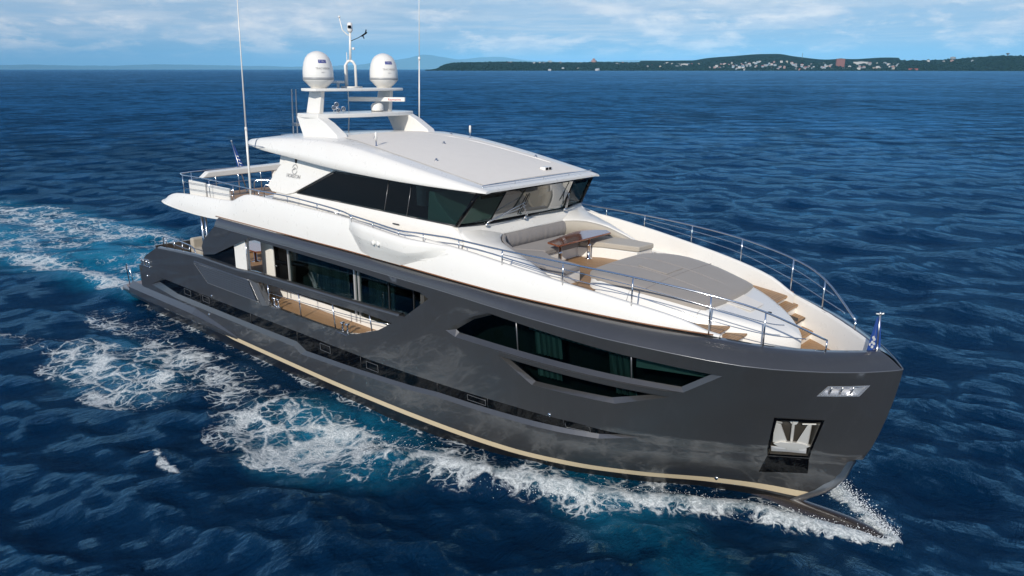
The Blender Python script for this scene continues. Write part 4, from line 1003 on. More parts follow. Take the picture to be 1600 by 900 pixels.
for s in (-1, 1): sm.tube([(x, s*interp([(-4.7,.5),(-1.7,.42)], x), padz(x, .5)+.002) for x in np.linspace(-4.7, -1.6, 12)], .011, 5)
sm.tube([(-3.0,y,padz(-3.0,y)+.002) for y in np.linspace(-1.6, 1.6, 9)], .010, 5)
sm.obj('seam', M['cushg'], o)
MB().prism([(-3.95,-.38,padz(-3.95,0)),(-3.15,-.38,padz(-3.15,0)),(-3.15,.38,padz(-3.15,0)),(-3.95,.38,padz(-3.95,0))],(0,0,.022)).obj('flap', M['pad'], o, bevel=.008)
# table
tb = tag(empty('dining_table', (-6.5, .35, 4.81)), 'varnished mahogany table on two steel pedestals in front of the foredeck settee', 'table'); YT.append(tb)
tp = [(-6.60,-.70),(-6.12,-.82),(-6.10,1.55),(-6.38,1.75),(-6.90,1.30),(-6.92,.85)]
o = MB().prism([(x+6.5, y-.35, .60) for x, y in tp], (0, 0, .05)).obj('table_top', M['mahog'], tb, bevel=.012)
for y in (-.55, .75):
    l = MB().lathe((.22-.0, y-.35, 0), [(.001,0),(.11,0),(.11,.012),(.05,.03),(.05,.36),(.062,.37),(.062,.40),(.035,.41),(.035,.60),(.001,.60)], 18).obj('table_leg', M['chrome'], tb, smooth=True)
# cockpit table under the overhang
ct = tag(empty('cockpit_table', (-21.6, -.6, 2.25)), 'glossy wooden table on a steel pedestal under the stern overhang', 'table'); YT.append(ct)
MB().prism([(-1.0,-.75,.72),(.9,-.75,.72),(1.1,-.4,.72),(1.1,.4,.72),(.9,.75,.72),(-1.0,.75,.72)],(0,0,.05)).obj('table_top', M['mahog'], ct, bevel=.012)
b = MB()
for x in (-.5, .5): b.lathe((x, 0, 0), [(.001,0),(.18,0),(.18,.02),(.06,.04),(.06,.72),(.001,.72)], 16)
b.obj('table_leg', M['chrome'], ct, smooth=True)
o = MB().box(-24.7,-23.6,-2.0,2.0,2.26,2.65).box(-24.9,-24.6,-2.0,2.0,2.26,3.05).obj('cockpit_sofa', M['cush'], None, bevel=.08); tag(o, 'pale upholstered sofa across the stern cockpit behind the wooden table', 'sofa'); YT.append(o)
# bow flag
def flag(name, base, tip, label, drape, w0, zt, zb, sg):
    e = tag(empty(name, base), label, 'flag'); YT.append(e); b3 = Vector(base); d = Vector(tip)-b3
    st = MB(); st.tube([(0, 0, 0), d], .02, 8); st.lathe((0, 0, -.01), [(.001,0),(.05,0),(.035,.04),(.022,.12),(.001,.12)], 12)
    st.lathe(d, [(.001,-.01),(.03,0),(.03,.05),(.001,.07)], 10); st = st.obj('flagstaff', M['steel'], e, smooth=True)
    rows = []
    for i in range(15):
        u = i/14; z = zt+(zb-zt)*u; row = []
        for j in range(15):
            q = j/14; wd = w0*(.45+.75*u)
            ph = q*9+u*1.5; off = drape*wd*(q-.25); sw = .030*math.sin(ph)*(.4+q)
            p = d*(z/d.z)+Vector((off*.75*sg, off*.66*sg, -.10*q*u))+Vector((sw*.66, -sw*.75, 0)); row.append(p)
        rows.append(row)
    f = MB().grid(rows).obj('flag_cloth', M['flag'], e, smooth=True)
    return e, f, rows
e, f, rows = flag('bow_flag', (1.60,0,4.33), (1.56,0,5.08), 'small blue flag hanging furled on the steel staff at the bow tip', 1, .21, .70, .06, -1)
b = MB(); b.tube([(-.10,-.06,.78),(-.03,.0,.77),(.02,.03,.79)], .014, 6); b.obj('staff_head', M['white'], e)
b = MB()
for i, j in [(9, 10), (10, 12), (11, 9), (12, 11), (11, 13), (8, 12)]:
    for sd in (-.012, .012):
        p = rows[i][j]+Vector((.66, -.75, 0))*abs(sd)*1.2; q = Vector((.75, .66, 0))
        b.add([p+q*.03*math.cos(k*PI/3)+Vector((0, 0, .036*math.sin(k*PI/3))) for k in range(6)], [tuple(range(6))])
b.obj('flag_emblem', M['fwhite'], f)
e, f, rows = flag('stern_flag', (-23.3,-.05,4.95), (-23.75,-.3,7.0), 'blue flag with white stripes on the raked staff at the stern of the upper deck', 1, .24, 1.9, 1.0, 1)
b = MB()
for k in range(4):
    for i in range(6+k*2, 8+k*2):
        if i < 14:
            A = [rows[i][j]+Vector((.66, -.75, 0))*.012 for j in range(6, 14)]; B = [rows[i][j].lerp(rows[i+1][j], .55)+Vector((.66, -.75, 0))*.012 for j in range(6, 14)]
            if (i % 2) == 0: b.grid([A, B])
b.obj('flag_emblem', M['fwhite'], f)

def split_clusters(o, gap=.03):
    me = o.data; n = len(me.vertices); par = list(range(n))
    def find(a):
        while par[a] != a: par[a] = par[par[a]]; a = par[a]
        return a
    for e in me.edges:
        a, b = find(e.vertices[0]), find(e.vertices[1])
        if a != b: par[a] = b
    comp = {}
    for i in range(n): comp.setdefault(find(i), []).append(i)
    if len(comp) < 2: return
    V = np.array([v.co[:] for v in me.vertices]); keys = list(comp); bb = [(V[comp[k]].min(0)-gap, V[comp[k]].max(0)+gap) for k in keys]
    g = list(range(len(keys)))
    def fg(a):
        while g[a] != a: a = g[a]
        return a
    for i in range(len(keys)):
        for j in range(i):
            if (bb[i][0] <= bb[j][1]).all() and (bb[j][0] <= bb[i][1]).all():
                a, b = fg(i), fg(j)
                if a != b: g[a] = b
    cl = {}
    for i, k in enumerate(keys): cl.setdefault(fg(i), set()).update(comp[k])
    if len(cl) < 2 or len(cl) > 40: return
    for q, vs in enumerate(sorted(cl.values(), key=lambda q_: -len(q_))):
        idx = {v: i for i, v in enumerate(sorted(vs))}; F_ = [p for p in me.polygons if p.vertices[0] in idx]
        m2 = bpy.data.meshes.new(o.name); m2.from_pydata([tuple(V[i]) for i in sorted(vs)], [], [[idx[i] for i in p.vertices] for p in F_])
        for mt in me.materials: m2.materials.append(mt)
        for p, p2 in zip(F_, m2.polygons): p2.use_smooth = p.use_smooth
        if q == 0: first = m2
        else:
            c = o.copy(); c.data = m2; COL.objects.link(c)
    o.data = first
bpy.context.view_layer.update()
for o in [o for o in COL.objects if o.type == 'MESH' and o.parent is not None and o.name.split('.')[0] not in ('hull', 'louvre_panel', 'seam', 'flag_emblem', 'lettering', 'emblem', 'wiper_blade', 'superstructure_band', 'hull_bottom', 'panel_frame', 'tinted_header', 'wheelhouse_cabin')]:
    split_clusters(o)
for o in YT:
    o.matrix_world = Matrix.Rotation(R(-.695), 4, 'X') @ Matrix.Translation(o.location)

# ------------------------------------------------------------------ sea
def smooth01(x): x = np.clip(x, 0, 1); return x*x*(3-2*x)
def vnoise(x, y, sc, seed=0):
    """value noise"""
    r = np.random.default_rng(seed); T = r.random((256, 256))
    x = x*sc+1000; y = y*sc+1000; i = np.floor(x).astype(int); j = np.floor(y).astype(int); u = smooth01(x-i); v = smooth01(y-j)
    g = lambda a, b: T[a % 256, b % 256]
    return (g(i, j)*(1-u)+g(i+1, j)*u)*(1-v)+(g(i, j+1)*(1-u)+g(i+1, j+1)*u)*v
def fbm(x, y, sc, seed=0, o=4):
    t = 0; a = .5; n = 0
    for k in range(o): t = t+a*vnoise(x, y, sc*2**k, seed+k); n += a; a *= .5
    return t/n
WLX = np.array([-27,-20,-12,-8,-6,-4,-3,-2,-1,0,.6,2.4,4.0]); WLY = np.array([3.45,3.5,3.36,3.12,2.85,2.3,1.65,1.0,.55,.2,.05,0,-.2])
def hulloff(x, y): return np.abs(y)-np.interp(x, WLX, WLY)           # metres outside the waterline
def blob(x, y, cx, cy, a, b, ang):
    c, s = math.cos(ang), math.sin(ang); u = ((x-cx)*c+(y-cy)*s)/a; v = (-(x-cx)*s+(y-cy)*c)/b
    return np.clip(1-(u*u+v*v), 0, 1)
def poly_dist(x, y, pts):
    best = np.full(x.shape, 1e9); tt = np.zeros(x.shape)
    for i in range(len(pts)-1):
        (ax, ay), (bx, by) = pts[i], pts[i+1]; dx, dy = bx-ax, by-ay; t_ = np.clip(((x-ax)*dx+(y-ay)*dy)/(dx*dx+dy*dy), 0, 1)
        d = np.hypot(x-ax-t_*dx, y-ay-t_*dy); m = d < best; best = np.where(m, d, best); tt = np.where(m, (i+t_)/(len(pts)-1), tt)
    return best, tt
BOWL = [(2.5,-.15),(1.2,-.45),(-.2,-.85),(-1.6,-1.6),(-3.0,-2.5),(-4.4,-3.2),(-6.0,-3.75),(-7.6,-4.2),(-9.2,-5.0)]
def foam_field(x, y):
    n1 = fbm(x, y, .35, 5); n2 = fbm(x, y, 1.1, 9)
    f = np.zeros(x.shape)
    star = y < 0
    off = hulloff(x, y)
    # bow wave ridge along the starboard side
    d, u = poly_dist(x, y, BOWL)
    wdt = .13+.34*u
    ridge = np.clip(1.28-(d+.25*(n2-.5))/wdt, 0, 1.2)*(1-.22*u)
    inner = np.where((off > -.1) & (x > -9.5) & (x < 1.5) & star, np.clip(1-(d/(.35+1.1*u)), 0, 1)*.62, 0)
    f = np.maximum(f, np.maximum(ridge, inner))
    # hull-side line
    f = np.maximum(f, np.where(star & (x > -27) & (x < 1), np.clip(1-off/.45, 0, 1)*(.28+.35*(n1-.3)), 0))
    # port bow wave
    dp, up = poly_dist(x, y, [(2.6,.0),(1.9,.5),(.9,1.3),(-.6,2.3),(-3,3.6),(-8,6),(-16,9)])
    f = np.maximum(f, np.clip(1.1-dp/(.10+.8*up), 0, 1)*(1-.3*up))
    # big patches shed from the bow wave
    B1 = np.maximum(blob(x, y, -10.6, -5.4, 3.6, 1.6, .18), blob(x, y, -12.8, -5.8, 2.8, 1.9, -.2))
    n3 = fbm(x, y, .55, 61, 3); f = np.maximum(f, np.clip(.06+.80*B1**.55*(.22+1.15*(n3-.18)), 0, .74)*smooth01(B1/.12))
    B2 = np.maximum(blob(x, y, -19.2, -7.1, 3.3, 1.9, -.1), blob(x, y, -21.4, -7.5, 2.7, 1.6, .1))
    f = np.maximum(f, np.clip(.06+.85*B2**.55*(.28+1.2*(n3-.18)), 0, .78)*smooth01(B2/.12))
    B5 = blob(x, y, -7.9, -4.35, 2.4, .95, .35); f = np.maximum(f, np.clip(.06+.7*B5**.5*(.30+.9*(n3-.2)), 0, .6)*smooth01(B5/.1))
    B3 = np.maximum(blob(x, y, -15.5, -5.3, 3.6, 1.2, .1), blob(x, y, -19, -4.9, 3.4, .9, .12)); f = np.maximum(f, .58*B3**.5*(.7+.8*(n1-.3)))
    B4 = blob(x, y, -24.5, -4.9, 3.5, 1.1, .1); f = np.maximum(f, .36*B4**.5)
    d5, u5 = poly_dist(x, y, [(-14.0,-8.75),(-13.2,-8.8),(-12.5,-8.95),(-11.7,-8.85)]); f = np.maximum(f, np.clip(1.0-(d5+.15*(n2-.5))/.20, 0, 1)*.8)
    # stern wake
    a = -27.8-x; yw = y+.0062*np.clip(a, 0, 60)**2; hw = 2.7+.11*np.clip(a, 0, 60)+.8*(n1-.5)*np.clip(a/6, 0, 2)
    edge = np.clip((hw-np.abs(yw))/1.6, -1, 1)
    wk = np.where(a > 0, smooth01((edge+.25)/1.1)*(.12+.78*(n1-.25)+.35*(fbm(x, y, .16, 44)-.5))*np.exp(-np.clip(a, 0, 99)/75), 0)
    rim = np.where(a > 0, np.exp(-((np.abs(yw)-hw+.4)/(.55+.03*np.clip(a, 0, 60)))**2)*.80*np.exp(-a/38), 0)
    f = np.maximum(f, np.maximum(wk*np.clip(1.35-a/90, .5, 1.3), rim))
    a2 = np.clip(-14-x, 0, 99); kel = 4.6+.33*a2; ks = np.exp(-((-y-kel-2.2*(n1-.5))/(.5+.035*a2))**2)*np.where(x < -24, 1, 0)*.5*np.clip(n1*1.8-.4, 0, 1)
    f = np.maximum(f, np.where(star, ks, 0))
    # near the transom corner
    f = np.maximum(f, blob(x, y, -29.8, -3.2, 2.6, .8, .1)*.95)
    return np.clip(f, 0, 1)
def aer_field(x, y):
    a = -27.5-x; n1 = fbm(x, y, .22, 31)
    w = np.where(a > 0, smooth01((4.4+.14*a-np.abs(y+.0062*np.clip(a, 0, 60)**2)+1.5*(n1-.5))/2.6)*np.exp(-a/70), 0)
    w = np.maximum(w, .6*blob(x, y, -10.6, -5.2, 4.0, 2.4, .1)); w = np.maximum(w, .4*blob(x, y, -20, -7, 4.0, 2.2, 0)); w = np.maximum(w, .35*blob(x, y, -3, -2.6, 4.5, 1.6, -.35))
    return np.clip(w, 0, 1)
CX, CY = 5.38, -15.51
rr = [5.0]
while rr[-1] < 66000:
    r_ = rr[-1]; rr.append(r_+(.13 if r_ < 14 else r_*.0095 if r_ < 110 else r_*.013 if r_ < 900 else r_*.035))
rr = np.array(rr); fine = np.arange(131.67-52, 131.67+52, .155); coarse = np.arange(131.67+54, 131.67+308-2, 3.0)
aa = np.radians(np.concatenate([fine, coarse])); NA = len(aa); NR = len(rr)
X = CX+rr[:, None]*np.cos(aa)[None]; Y = CY+rr[:, None]*np.sin(aa)[None]
dr = np.gradient(rr)[:, None]; sp = np.maximum(dr, rr[:, None]*R(.155))*np.ones((1, NA))
Z = np.zeros_like(X); DX = np.zeros_like(X); DY = np.zeros_like(X)
wr = np.random.default_rng(3)
for k in range(150):
    lam = .5*(16)**(wr.random()**1.25); th = R(-52)+wr.normal()*.62; kx, ky = math.cos(th)*2*PI/lam, math.sin(th)*2*PI/lam
    amp = .0052*lam**.85*(1 if lam < 5 else (5/lam)**.5); ph = wr.random()*2*PI
    att = np.clip((lam/sp-2.2)/2.5, 0, 1); arg = kx*X+ky*Y+ph
    Z += amp*att*np.cos(arg); q = .75*amp*att; DX -= q*math.cos(th)*np.sin(arg); DY -= q*math.sin(th)*np.sin(arg)
near = np.exp(-((X+12)**2+(Y+2)**2)/60**2)
gust = .7+.6*fbm(X, Y, .03, 77)
Z *= gust; 
off = hulloff(X, Y); calm = np.where(X > -28, np.clip(.25+off/3, .25, 1), 1); Z *= calm; DX *= calm; DY *= calm
d, u = poly_dist(X, Y, BOWL); Z += .22*np.exp(-(d/(.18+.45*u))**2)*(1-.6*u)*(1+.6*(fbm(X, Y, 2.2, 4)-.5))
dp, up = poly_dist(X, Y, [(2.6,.0),(1.9,.5),(.9,1.3),(-.6,2.3),(-3,3.6),(-8,6)]); Z += .2*np.exp(-(dp/(.16+.5*up))**2)*(1-.6*up)
F = np.where(rr[:, None] < 160, foam_field(X, Y), 0); A = np.where(rr[:, None] < 160, aer_field(X, Y), 0)
Z += np.where(Y < 1, .16*np.exp(-(np.clip(off, 0, 9)/.9)**2)*smooth01((X+10)/6)*smooth01((2.2-X)/2), 0)+.07
Z += F*.10*(fbm(X, Y, 2.4, 8)-.35)*(sp < .6)+.10*F**2*(sp < .6)*(fbm(X, Y, 4.5, 18)-.3)
X2 = X+DX; Y2 = Y+DY
co = np.stack([X2, Y2, Z], -1).reshape(-1, 3)
ctr = len(co); co = np.vstack([co, [[CX, CY, 0]]])
i, j = np.meshgrid(np.arange(NR-1), np.arange(NA), indexing='ij'); j2 = (j+1) % NA
q = np.stack([i*NA+j, (i+1)*NA+j, (i+1)*NA+j2, i*NA+j2], -1).reshape(-1, 4)
me = bpy.data.meshes.new('sea'); nq = len(q); tri = np.stack([np.full(NA, ctr), np.arange(NA), (np.arange(NA)+1) % NA], -1)
me.vertices.add(len(co)); me.vertices.foreach_set('co', co.ravel().astype(np.float32))
me.loops.add(nq*4+NA*3); me.loops.foreach_set('vertex_index', np.concatenate([q.ravel(), tri.ravel()]).astype(np.int32))
me.polygons.add(nq+NA); me.polygons.foreach_set('loop_start', np.concatenate([np.arange(nq)*4, nq*4+np.arange(NA)*3]).astype(np.int32))
try: me.polygons.foreach_set('loop_total', np.concatenate([np.full(nq, 4), np.full(NA, 3)]).astype(np.int32))
except Exception: pass
me.polygons.foreach_set('use_smooth', np.ones(nq+NA, bool)); me.update(calc_edges=True)
at = me.attributes.new('foam', 'FLOAT', 'POINT'); at.data.foreach_set('value', np.append(F.ravel(), 0).astype(np.float32))
at = me.attributes.new('aeration', 'FLOAT', 'POINT'); at.data.foreach_set('value', np.append(A.ravel(), 0).astype(np.float32))
m, t = material('sea_water'); v = obj_vec(t)
fo = t.new('ShaderNodeAttribute', attribute_name='foam').outputs['Fac']; ae = t.new('ShaderNodeAttribute', attribute_name='aeration').outputs['Fac']
ln = t.new('ShaderNodeVectorMath', operation='LENGTH'); t.put(ln.inputs[0], v); dist = ln.outputs['Value']
wv = t.vm('SCALE', t.vm('SUBTRACT', t.noise(v, .9, 3, .5, 0, 'Color'), (.5, .5, .5)), sc=.9)
wv2 = t.vm('ADD', v, wv); wv3 = t.vm('ADD', wv2, t.vm('SCALE', t.vm('SUBTRACT', t.noise(v, 3.5, 3, .5, 0, 'Color'), (.5, .5, .5)), sc=.22))
fine_n = t.noise(wv3, 9.0, 6, .7); med = t.noise(v, .8, 5, .6); grn = t.noise(v, 22.0, 3, .6)
fq = t.math('ADD', fo, t.math('ADD', t.math('MULTIPLY', t.math('SUBTRACT', med, .5), 1.5), t.math('MULTIPLY', t.math('SUBTRACT', fine_n, .5), .75)))
fq = t.math('MULTIPLY', t.math('MAXIMUM', fq, 0.0), t.sstep(fo, .02, .14))
def lace(scale, wmax, vec):
    n = t.new('ShaderNodeTexVoronoi', feature='DISTANCE_TO_EDGE'); t.put(n.inputs['Vector'], vec); n.inputs['Scale'].default_value = scale
    w = t.math('MULTIPLY', t.math('POWER', fq, 1.6), wmax)
    return t.math('SUBTRACT', 1.0, t.sstep(n.outputs[0], t.math('MULTIPLY', w, .1), t.math('MULTIPLY_ADD', w, 1.05, .004)))
l1 = t.math('MAXIMUM', lace(1.2, .36, wv3), t.math('MULTIPLY', lace(2.5, .30, wv3), t.sstep(med, .36, .58))); l2 = t.math('MULTIPLY', lace(4.8, .28, wv3), .55)
core = t.sstep(fq, .92, 1.20)
mask = t.math('MAXIMUM', t.math('MAXIMUM', t.math('MULTIPLY', l1, t.sstep(fq, .10, .5)), t.math('MULTIPLY', l2, t.sstep(fq, .30, .75))), core)
soft = t.math('MULTIPLY', t.sstep(fq, .60, 1.10), t.math('MULTIPLY', t.sstep(t.noise(wv3, 5.5, 8, .78), .40, .66), .95))
mask = t.math('MAXIMUM', t.math('MULTIPLY', mask, t.math('MULTIPLY_ADD', t.sstep(t.noise(wv3, 14.0, 5, .7), .36, .56), .40, .60)), soft)
mask = t.math('MULTIPLY', mask, t.math('MULTIPLY_ADD', t.sstep(grn, .3, .6), .25, .75))
tone = t.noise(v, .5, 5, .6)
deep = t.mix(tone, (.0000, .0085, .029), (.0002, .0200, .058))
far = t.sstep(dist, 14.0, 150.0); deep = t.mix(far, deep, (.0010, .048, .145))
turb = t.math('MULTIPLY', ae, t.sstep(t.noise(wv3, .5, 6, .65), .26, .56))
deep = t.mix(turb, deep, (.010, .27, .44))
thin = t.math('MULTIPLY', t.sstep(fq, .25, 1.0), .55)
deep = t.mix(thin, deep, (.04, .17, .22))
fcol = t.mix(fine_n, (.56, .62, .64), (.84, .86, .86))
h = t.math('ADD', t.math('MULTIPLY', t.noise(t.vm('MULTIPLY', v, (1, 1, 0)), 2.6, 9, .70, .5), .20), t.math('MULTIPLY', t.noise(v, 6.0, 4, .6, .3), .04))
mp = t.new('ShaderNodeMapping'); t.put(mp.inputs[0], v); mp.inputs['Rotation'].default_value = (0, 0, R(38)); mp.inputs['Scale'].default_value = (.42, .16, 1)
hf = t.math('MULTIPLY', t.noise(mp.outputs[0], 1.0, 9, .62, .3), 1.0)
hh = t.math('ADD', h, t.math('MULTIPLY', hf, t.math('MULTIPLY_ADD', far, 2.6, .5)))
mpg = t.new('ShaderNodeMapping'); t.put(mpg.inputs[0], v); mpg.inputs['Rotation'].default_value = (0, 0, R(41)); mpg.inputs['Scale'].default_value = (.14, .16, 1)
gust = t.sstep(t.math('ADD', t.math('MULTIPLY', t.noise(mpg.outputs[0], 1.0, 14, .78, .3), .6), t.math('MULTIPLY', t.noise(mpg.outputs[0], .12, 14, .78, .3), .4)), .44, .56)
gust = t.math('ADD', .62, t.math('MULTIPLY', t.math('SUBTRACT', gust, .62), t.math('MULTIPLY_ADD', t.sstep(dist, 25.0, 110.0), .8, .2)))
def ridge(rot, sc, det):
    mr = t.new('ShaderNodeMapping'); t.put(mr.inputs[0], v); mr.inputs['Rotation'].default_value = (0, 0, R(rot)); mr.inputs['Scale'].default_value = (*sc, 1)
    n_ = t.noise(mr.outputs[0], 1.0, det, .55, .5); return t.math('SUBTRACT', 1.0, t.math('ABSOLUTE', t.math('MULTIPLY_ADD', n_, 2.0, -1.0)))
hh = t.math('ADD', hh, t.math('ADD', t.math('MULTIPLY', ridge(48, (2.9, .95), 8), .125), t.math('MULTIPLY', ridge(22, (7.0, 2.6), 5), .045)))
nb = t.bump(hh, 1.0, .55)
rough = t.math('MULTIPLY_ADD', t.sstep(dist, 20.0, 900.0), .11, .055)
deep = t.mix(t.math('MULTIPLY', t.math('SUBTRACT', 1.0, gust), .75), deep, (.0, .010, .030))  # wave-crest shading and gust flecks painted as darker water
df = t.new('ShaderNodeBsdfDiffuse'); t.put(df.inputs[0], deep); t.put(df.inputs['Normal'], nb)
gl = t.new('ShaderNodeBsdfGlossy'); gl.inputs[0].default_value = (.36, .72, 1.0, 1); t.put(gl.inputs['Roughness'], rough); t.put(gl.inputs['Normal'], nb)
fr_ = t.new('ShaderNodeFresnel'); fr_.inputs[0].default_value = 1.45; t.put(fr_.inputs['Normal'], nb)
wm = t.new('ShaderNodeMixShader'); t.put(wm.inputs[0], t.math('MINIMUM', t.math('MULTIPLY', fr_.outputs[0], t.math('MULTIPLY_ADD', gust, .4, .65)), t.math('MULTIPLY_ADD', gust, .34, .27))); t.l.new(df.outputs[0], wm.inputs[1]); t.l.new(gl.outputs[0], wm.inputs[2]); wat = wm.outputs[0]
fm = t.princ(fcol, .75, 0, t.bump(t.math('ADD', fine_n, mask), .7, .06))
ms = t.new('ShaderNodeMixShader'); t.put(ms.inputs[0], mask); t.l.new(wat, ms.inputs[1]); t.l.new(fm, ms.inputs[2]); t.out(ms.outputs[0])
me.materials.append(m); o = bpy.data.objects.new('sea', me); COL.objects.link(o); tag(o, 'deep blue sea with small waves and the white wake of the yacht', None, None, 'structure')
# spray thrown up by the bow
ico = bmesh.new(); bmesh.ops.create_icosphere(ico, subdivisions=1, radius=1); iv = np.array([v_.co[:] for v_ in ico.verts]); ifc = np.array([[v_.index for v_ in f_.verts] for f_ in ico.faces]); ico.free()
sr = np.random.default_rng(21); V_ = []; Fc = []; k = 0
PORTW = [(2.55,.02),(2.1,.35),(1.6,.75),(1.0,1.2),(.3,1.75)]
def along(P, u):
    L = [math.dist(P[i], P[i+1]) for i in range(len(P)-1)]; t_ = u*sum(L)
    for i, l in enumerate(L):
        if t_ <= l or i == len(L)-1: f_ = min(1, t_/l); return P[i][0]+(P[i+1][0]-P[i][0])*f_, P[i][1]+(P[i+1][1]-P[i][1])*f_
        t_ -= l
for n_ in range(9500):
    port = sr.random() < .42; u = sr.random()**(1.2 if port else 1.1); x, y = along(PORTW if port else BOWL, u)
    sd = (.05+.16*u) if port else (.07+.28*u); x += sr.normal()*sd; y += sr.normal()*sd
    z = .16+abs(sr.normal())*(.13 if port else .085*(1.25-u)); r_ = abs(sr.normal())*.0042+.0022
    V_.append(iv*r_*np.array([1.3, 1.3, .9])+np.array([x, y, z])); Fc.append(ifc+k); k += 12
m, t = material('spray_white'); t.out(t.princ((.82, .85, .86), .6))
me2 = bpy.data.meshes.new('bow_spray'); me2.from_pydata(np.vstack(V_).tolist(), [], np.vstack(Fc).tolist()); o = link('bow_spray', me2, m)
tag(o, 'fine white spray thrown up along the bow wave', None, None, 'stuff')
# ------------------------------------------------------------------ coast and mountains
def az(u):      # bearing of an image column, as a plain angle on the map
    return R(131.67)-math.atan((u-800)/1193.)
def coast(u, dist): a = az(u); return Vector((5.38+dist*math.cos(a), -15.51+dist*math.sin(a), 0))
SKY = [(640,0),(668,1),(680,16),(700,54),(720,66),(790,72),(900,66),(930,70),(1000,66),(1080,68),(1100,80),(1140,92),(1190,104),(1210,104),(1240,88),(1290,70),(1310,74),(1330,72),(1380,80),(1420,76),(1480,84),(1520,100),(1560,108),(1600,104),(1700,112),(1900,120),(2100,100)]
D0, D1 = 5000, 5900
SKY = [(u_, max(0, h_-8)*.82) for u_, h_ in SKY]
def hill(u, q):  # q: 0 at the shore, 1 on the ridge
    top = interp(SKY, u); n = noise.noise(Vector((u*.02, q*2.3, 1)))*.5+noise.noise(Vector((u*.06, q*5, 4)))*.25
    q0 = max(q, 0); prof = q0**.75 if u < 1000 or u > 1400 else (q0**1.25)
    return max(0, top*(prof+.10*n*math.sin(PI*min(1, q)))*(1 if q <= 1 else 1-.3*(q-1)))-1.0*(q <= 0)
rows = []
US = list(range(640, 2101, 5))
for u in US: rows.append([coast(u, D0+(D1-D0)*q+40*noise.noise(Vector((u*.03, 0, 0))))+Vector((0, 0, hill(u, q))) for q in [-.03,0,.02,.06,.12,.2,.3,.4,.5,.6,.7,.8,.9,1.0,1.2,1.5,2.2]])
m, t = material('wooded_ground'); v = obj_vec(t)
c = t.mix(t.sstep(t.noise(v, .02, 6, .6), .35, .65), (.003, .012, .010), (.018, .034, .020)); t.out(t.princ(c, .9, 0, None, Specular_IOR_Level=.0))
o = MB().grid(rows).obj('coast_hills', m, None, smooth=True); tag(o, 'low green headland along the horizon', None, None, 'structure')
# tree cover as clumps
ico = bmesh.new(); bmesh.ops.create_icosphere(ico, subdivisions=1, radius=1); iv = np.array([v_.co[:] for v_ in ico.verts]); ifc = np.array([[v_.index for v_ in f_.verts] for f_ in ico.faces]); ico.free()
V_ = []; Fc = []; k = 0; N = 0
town = lambda u, q: (1090 < u < 1400 and .1 < q < .8)
for n_ in range(9000):
    u = rng.uniform(666, 1720) if n_ % 3 else rng.uniform(666, 1100); q = rng.uniform(.0, 1.08) if n_ % 4 else rng.uniform(.9, 1.03)
    if town(u, q) and rng.random() < .72: continue
    z = hill(u, q); s_ = rng.uniform(5, 12)
    if interp(SKY, u) < 20: s_ *= .5
    P = coast(u, D0+(D1-D0)*q); vv = iv*np.array([s_*1.5, s_*1.5, s_*rng.uniform(.7, 1.2)])*(1+.35*(rng.random((12, 1))-.5))+np.array([P.x, P.y, z+s_*.2])
    V_.append(vv); Fc.append(ifc+k); k += 12
co = np.vstack(V_); fc = np.vstack(Fc)
m, t = material('tree_cover'); v = obj_vec(t)
c = t.mix(t.sstep(t.noise(v, .05, 5, .7), .3, .7), (.002, .010, .009), (.013, .030, .018)); t.out(t.princ(c, .95, 0, None, Specular_IOR_Level=.0))
me = bpy.data.meshes.new('coastal_forest'); me.from_pydata(co.tolist(), [], fc.tolist()); me.update(); o = link('coastal_forest', me, m)
tag(o, 'dark green forest covering the headland on the horizon', None, None, 'stuff')
# distant mountains
m, t = material('mountain_slope'); v = obj_vec(t); t.out(t.princ(t.mix(t.noise(v, .001, 5), (.03, .05, .04), (.06, .08, .06)), .95))
for DM, prof in [(60000, [(a, b*1.95) for a, b in [(-300,60),(-100,90),(60,150),(150,120),(260,170),(380,130),(470,100),(560,170),(600,300),(640,430),(665,560),(700,440),(730,300),(760,220),(800,120),(860,60)]]), (64000, [(a, b*1.9) for a, b in [(500,100),(640,300),(720,420),(775,520),(830,360),(900,300),(1000,380),(1120,200)]])]:
    rows = []
    us = list(np.linspace(prof[0][0], prof[-1][0], 160))
    for u in us:
        h = interp(prof, u)+40*noise.noise(Vector((u*.03, 2, 0)))+20*noise.noise(Vector((u*.11, 5, 0)))
        rows.append([coast(u, DM+dd)+Vector((0, 0, h*f)) for dd, f in [(-2500,0),(-1600,.35),(-800,.7),(0,1),(900,.7),(2500,0)]])
    o = MB().grid(rows).obj('far_mountains', m, None, smooth=True); tag(o, 'hazy blue mountains beyond the sea' if DM < 62000 else 'palest mountain range behind the masts', None, None, 'structure')
# buildings
WALLC = {'white': (.50, .50, .50), 'grey': (.27, .28, .30), 'pink': (.36, .22, .20), 'cream': (.40, .37, .31), 'pale blue': (.30, .38, .45), 'brick red': (.22, .08, .065)}
def m_wall(name, c):
    m, t = material(name); v = obj_vec(t); sx_ = t.new('ShaderNodeSeparateXYZ'); t.put(sx_.inputs[0], v)
    fy = t.math('FRACT', t.math('DIVIDE', sx_.outputs[1], 4.2)); fz = t.math('FRACT', t.math('DIVIDE', sx_.outputs[2], 3.4))
    w = t.math('MULTIPLY', t.math('COMPARE', fy, .5, .24), t.math('COMPARE', fz, .55, .22))
    t.out(t.princ(t.mix(t.math('MULTIPLY', w, .8), c, (.05, .06, .07)), .8)); return m
bm_wall = {k: m_wall(k.replace(' ', '_')+'_render', c) for k, c in WALLC.items()}
roofm = {'red': simple('red_roof', (.34, .07, .05), .7), 'grey': simple('grey_roof', (.28, .29, .30), .7), 'blue': simple('blue_roof', (.07, .18, .34), .6), 'dark': simple('dark_roof', (.1, .1, .1), .7)}
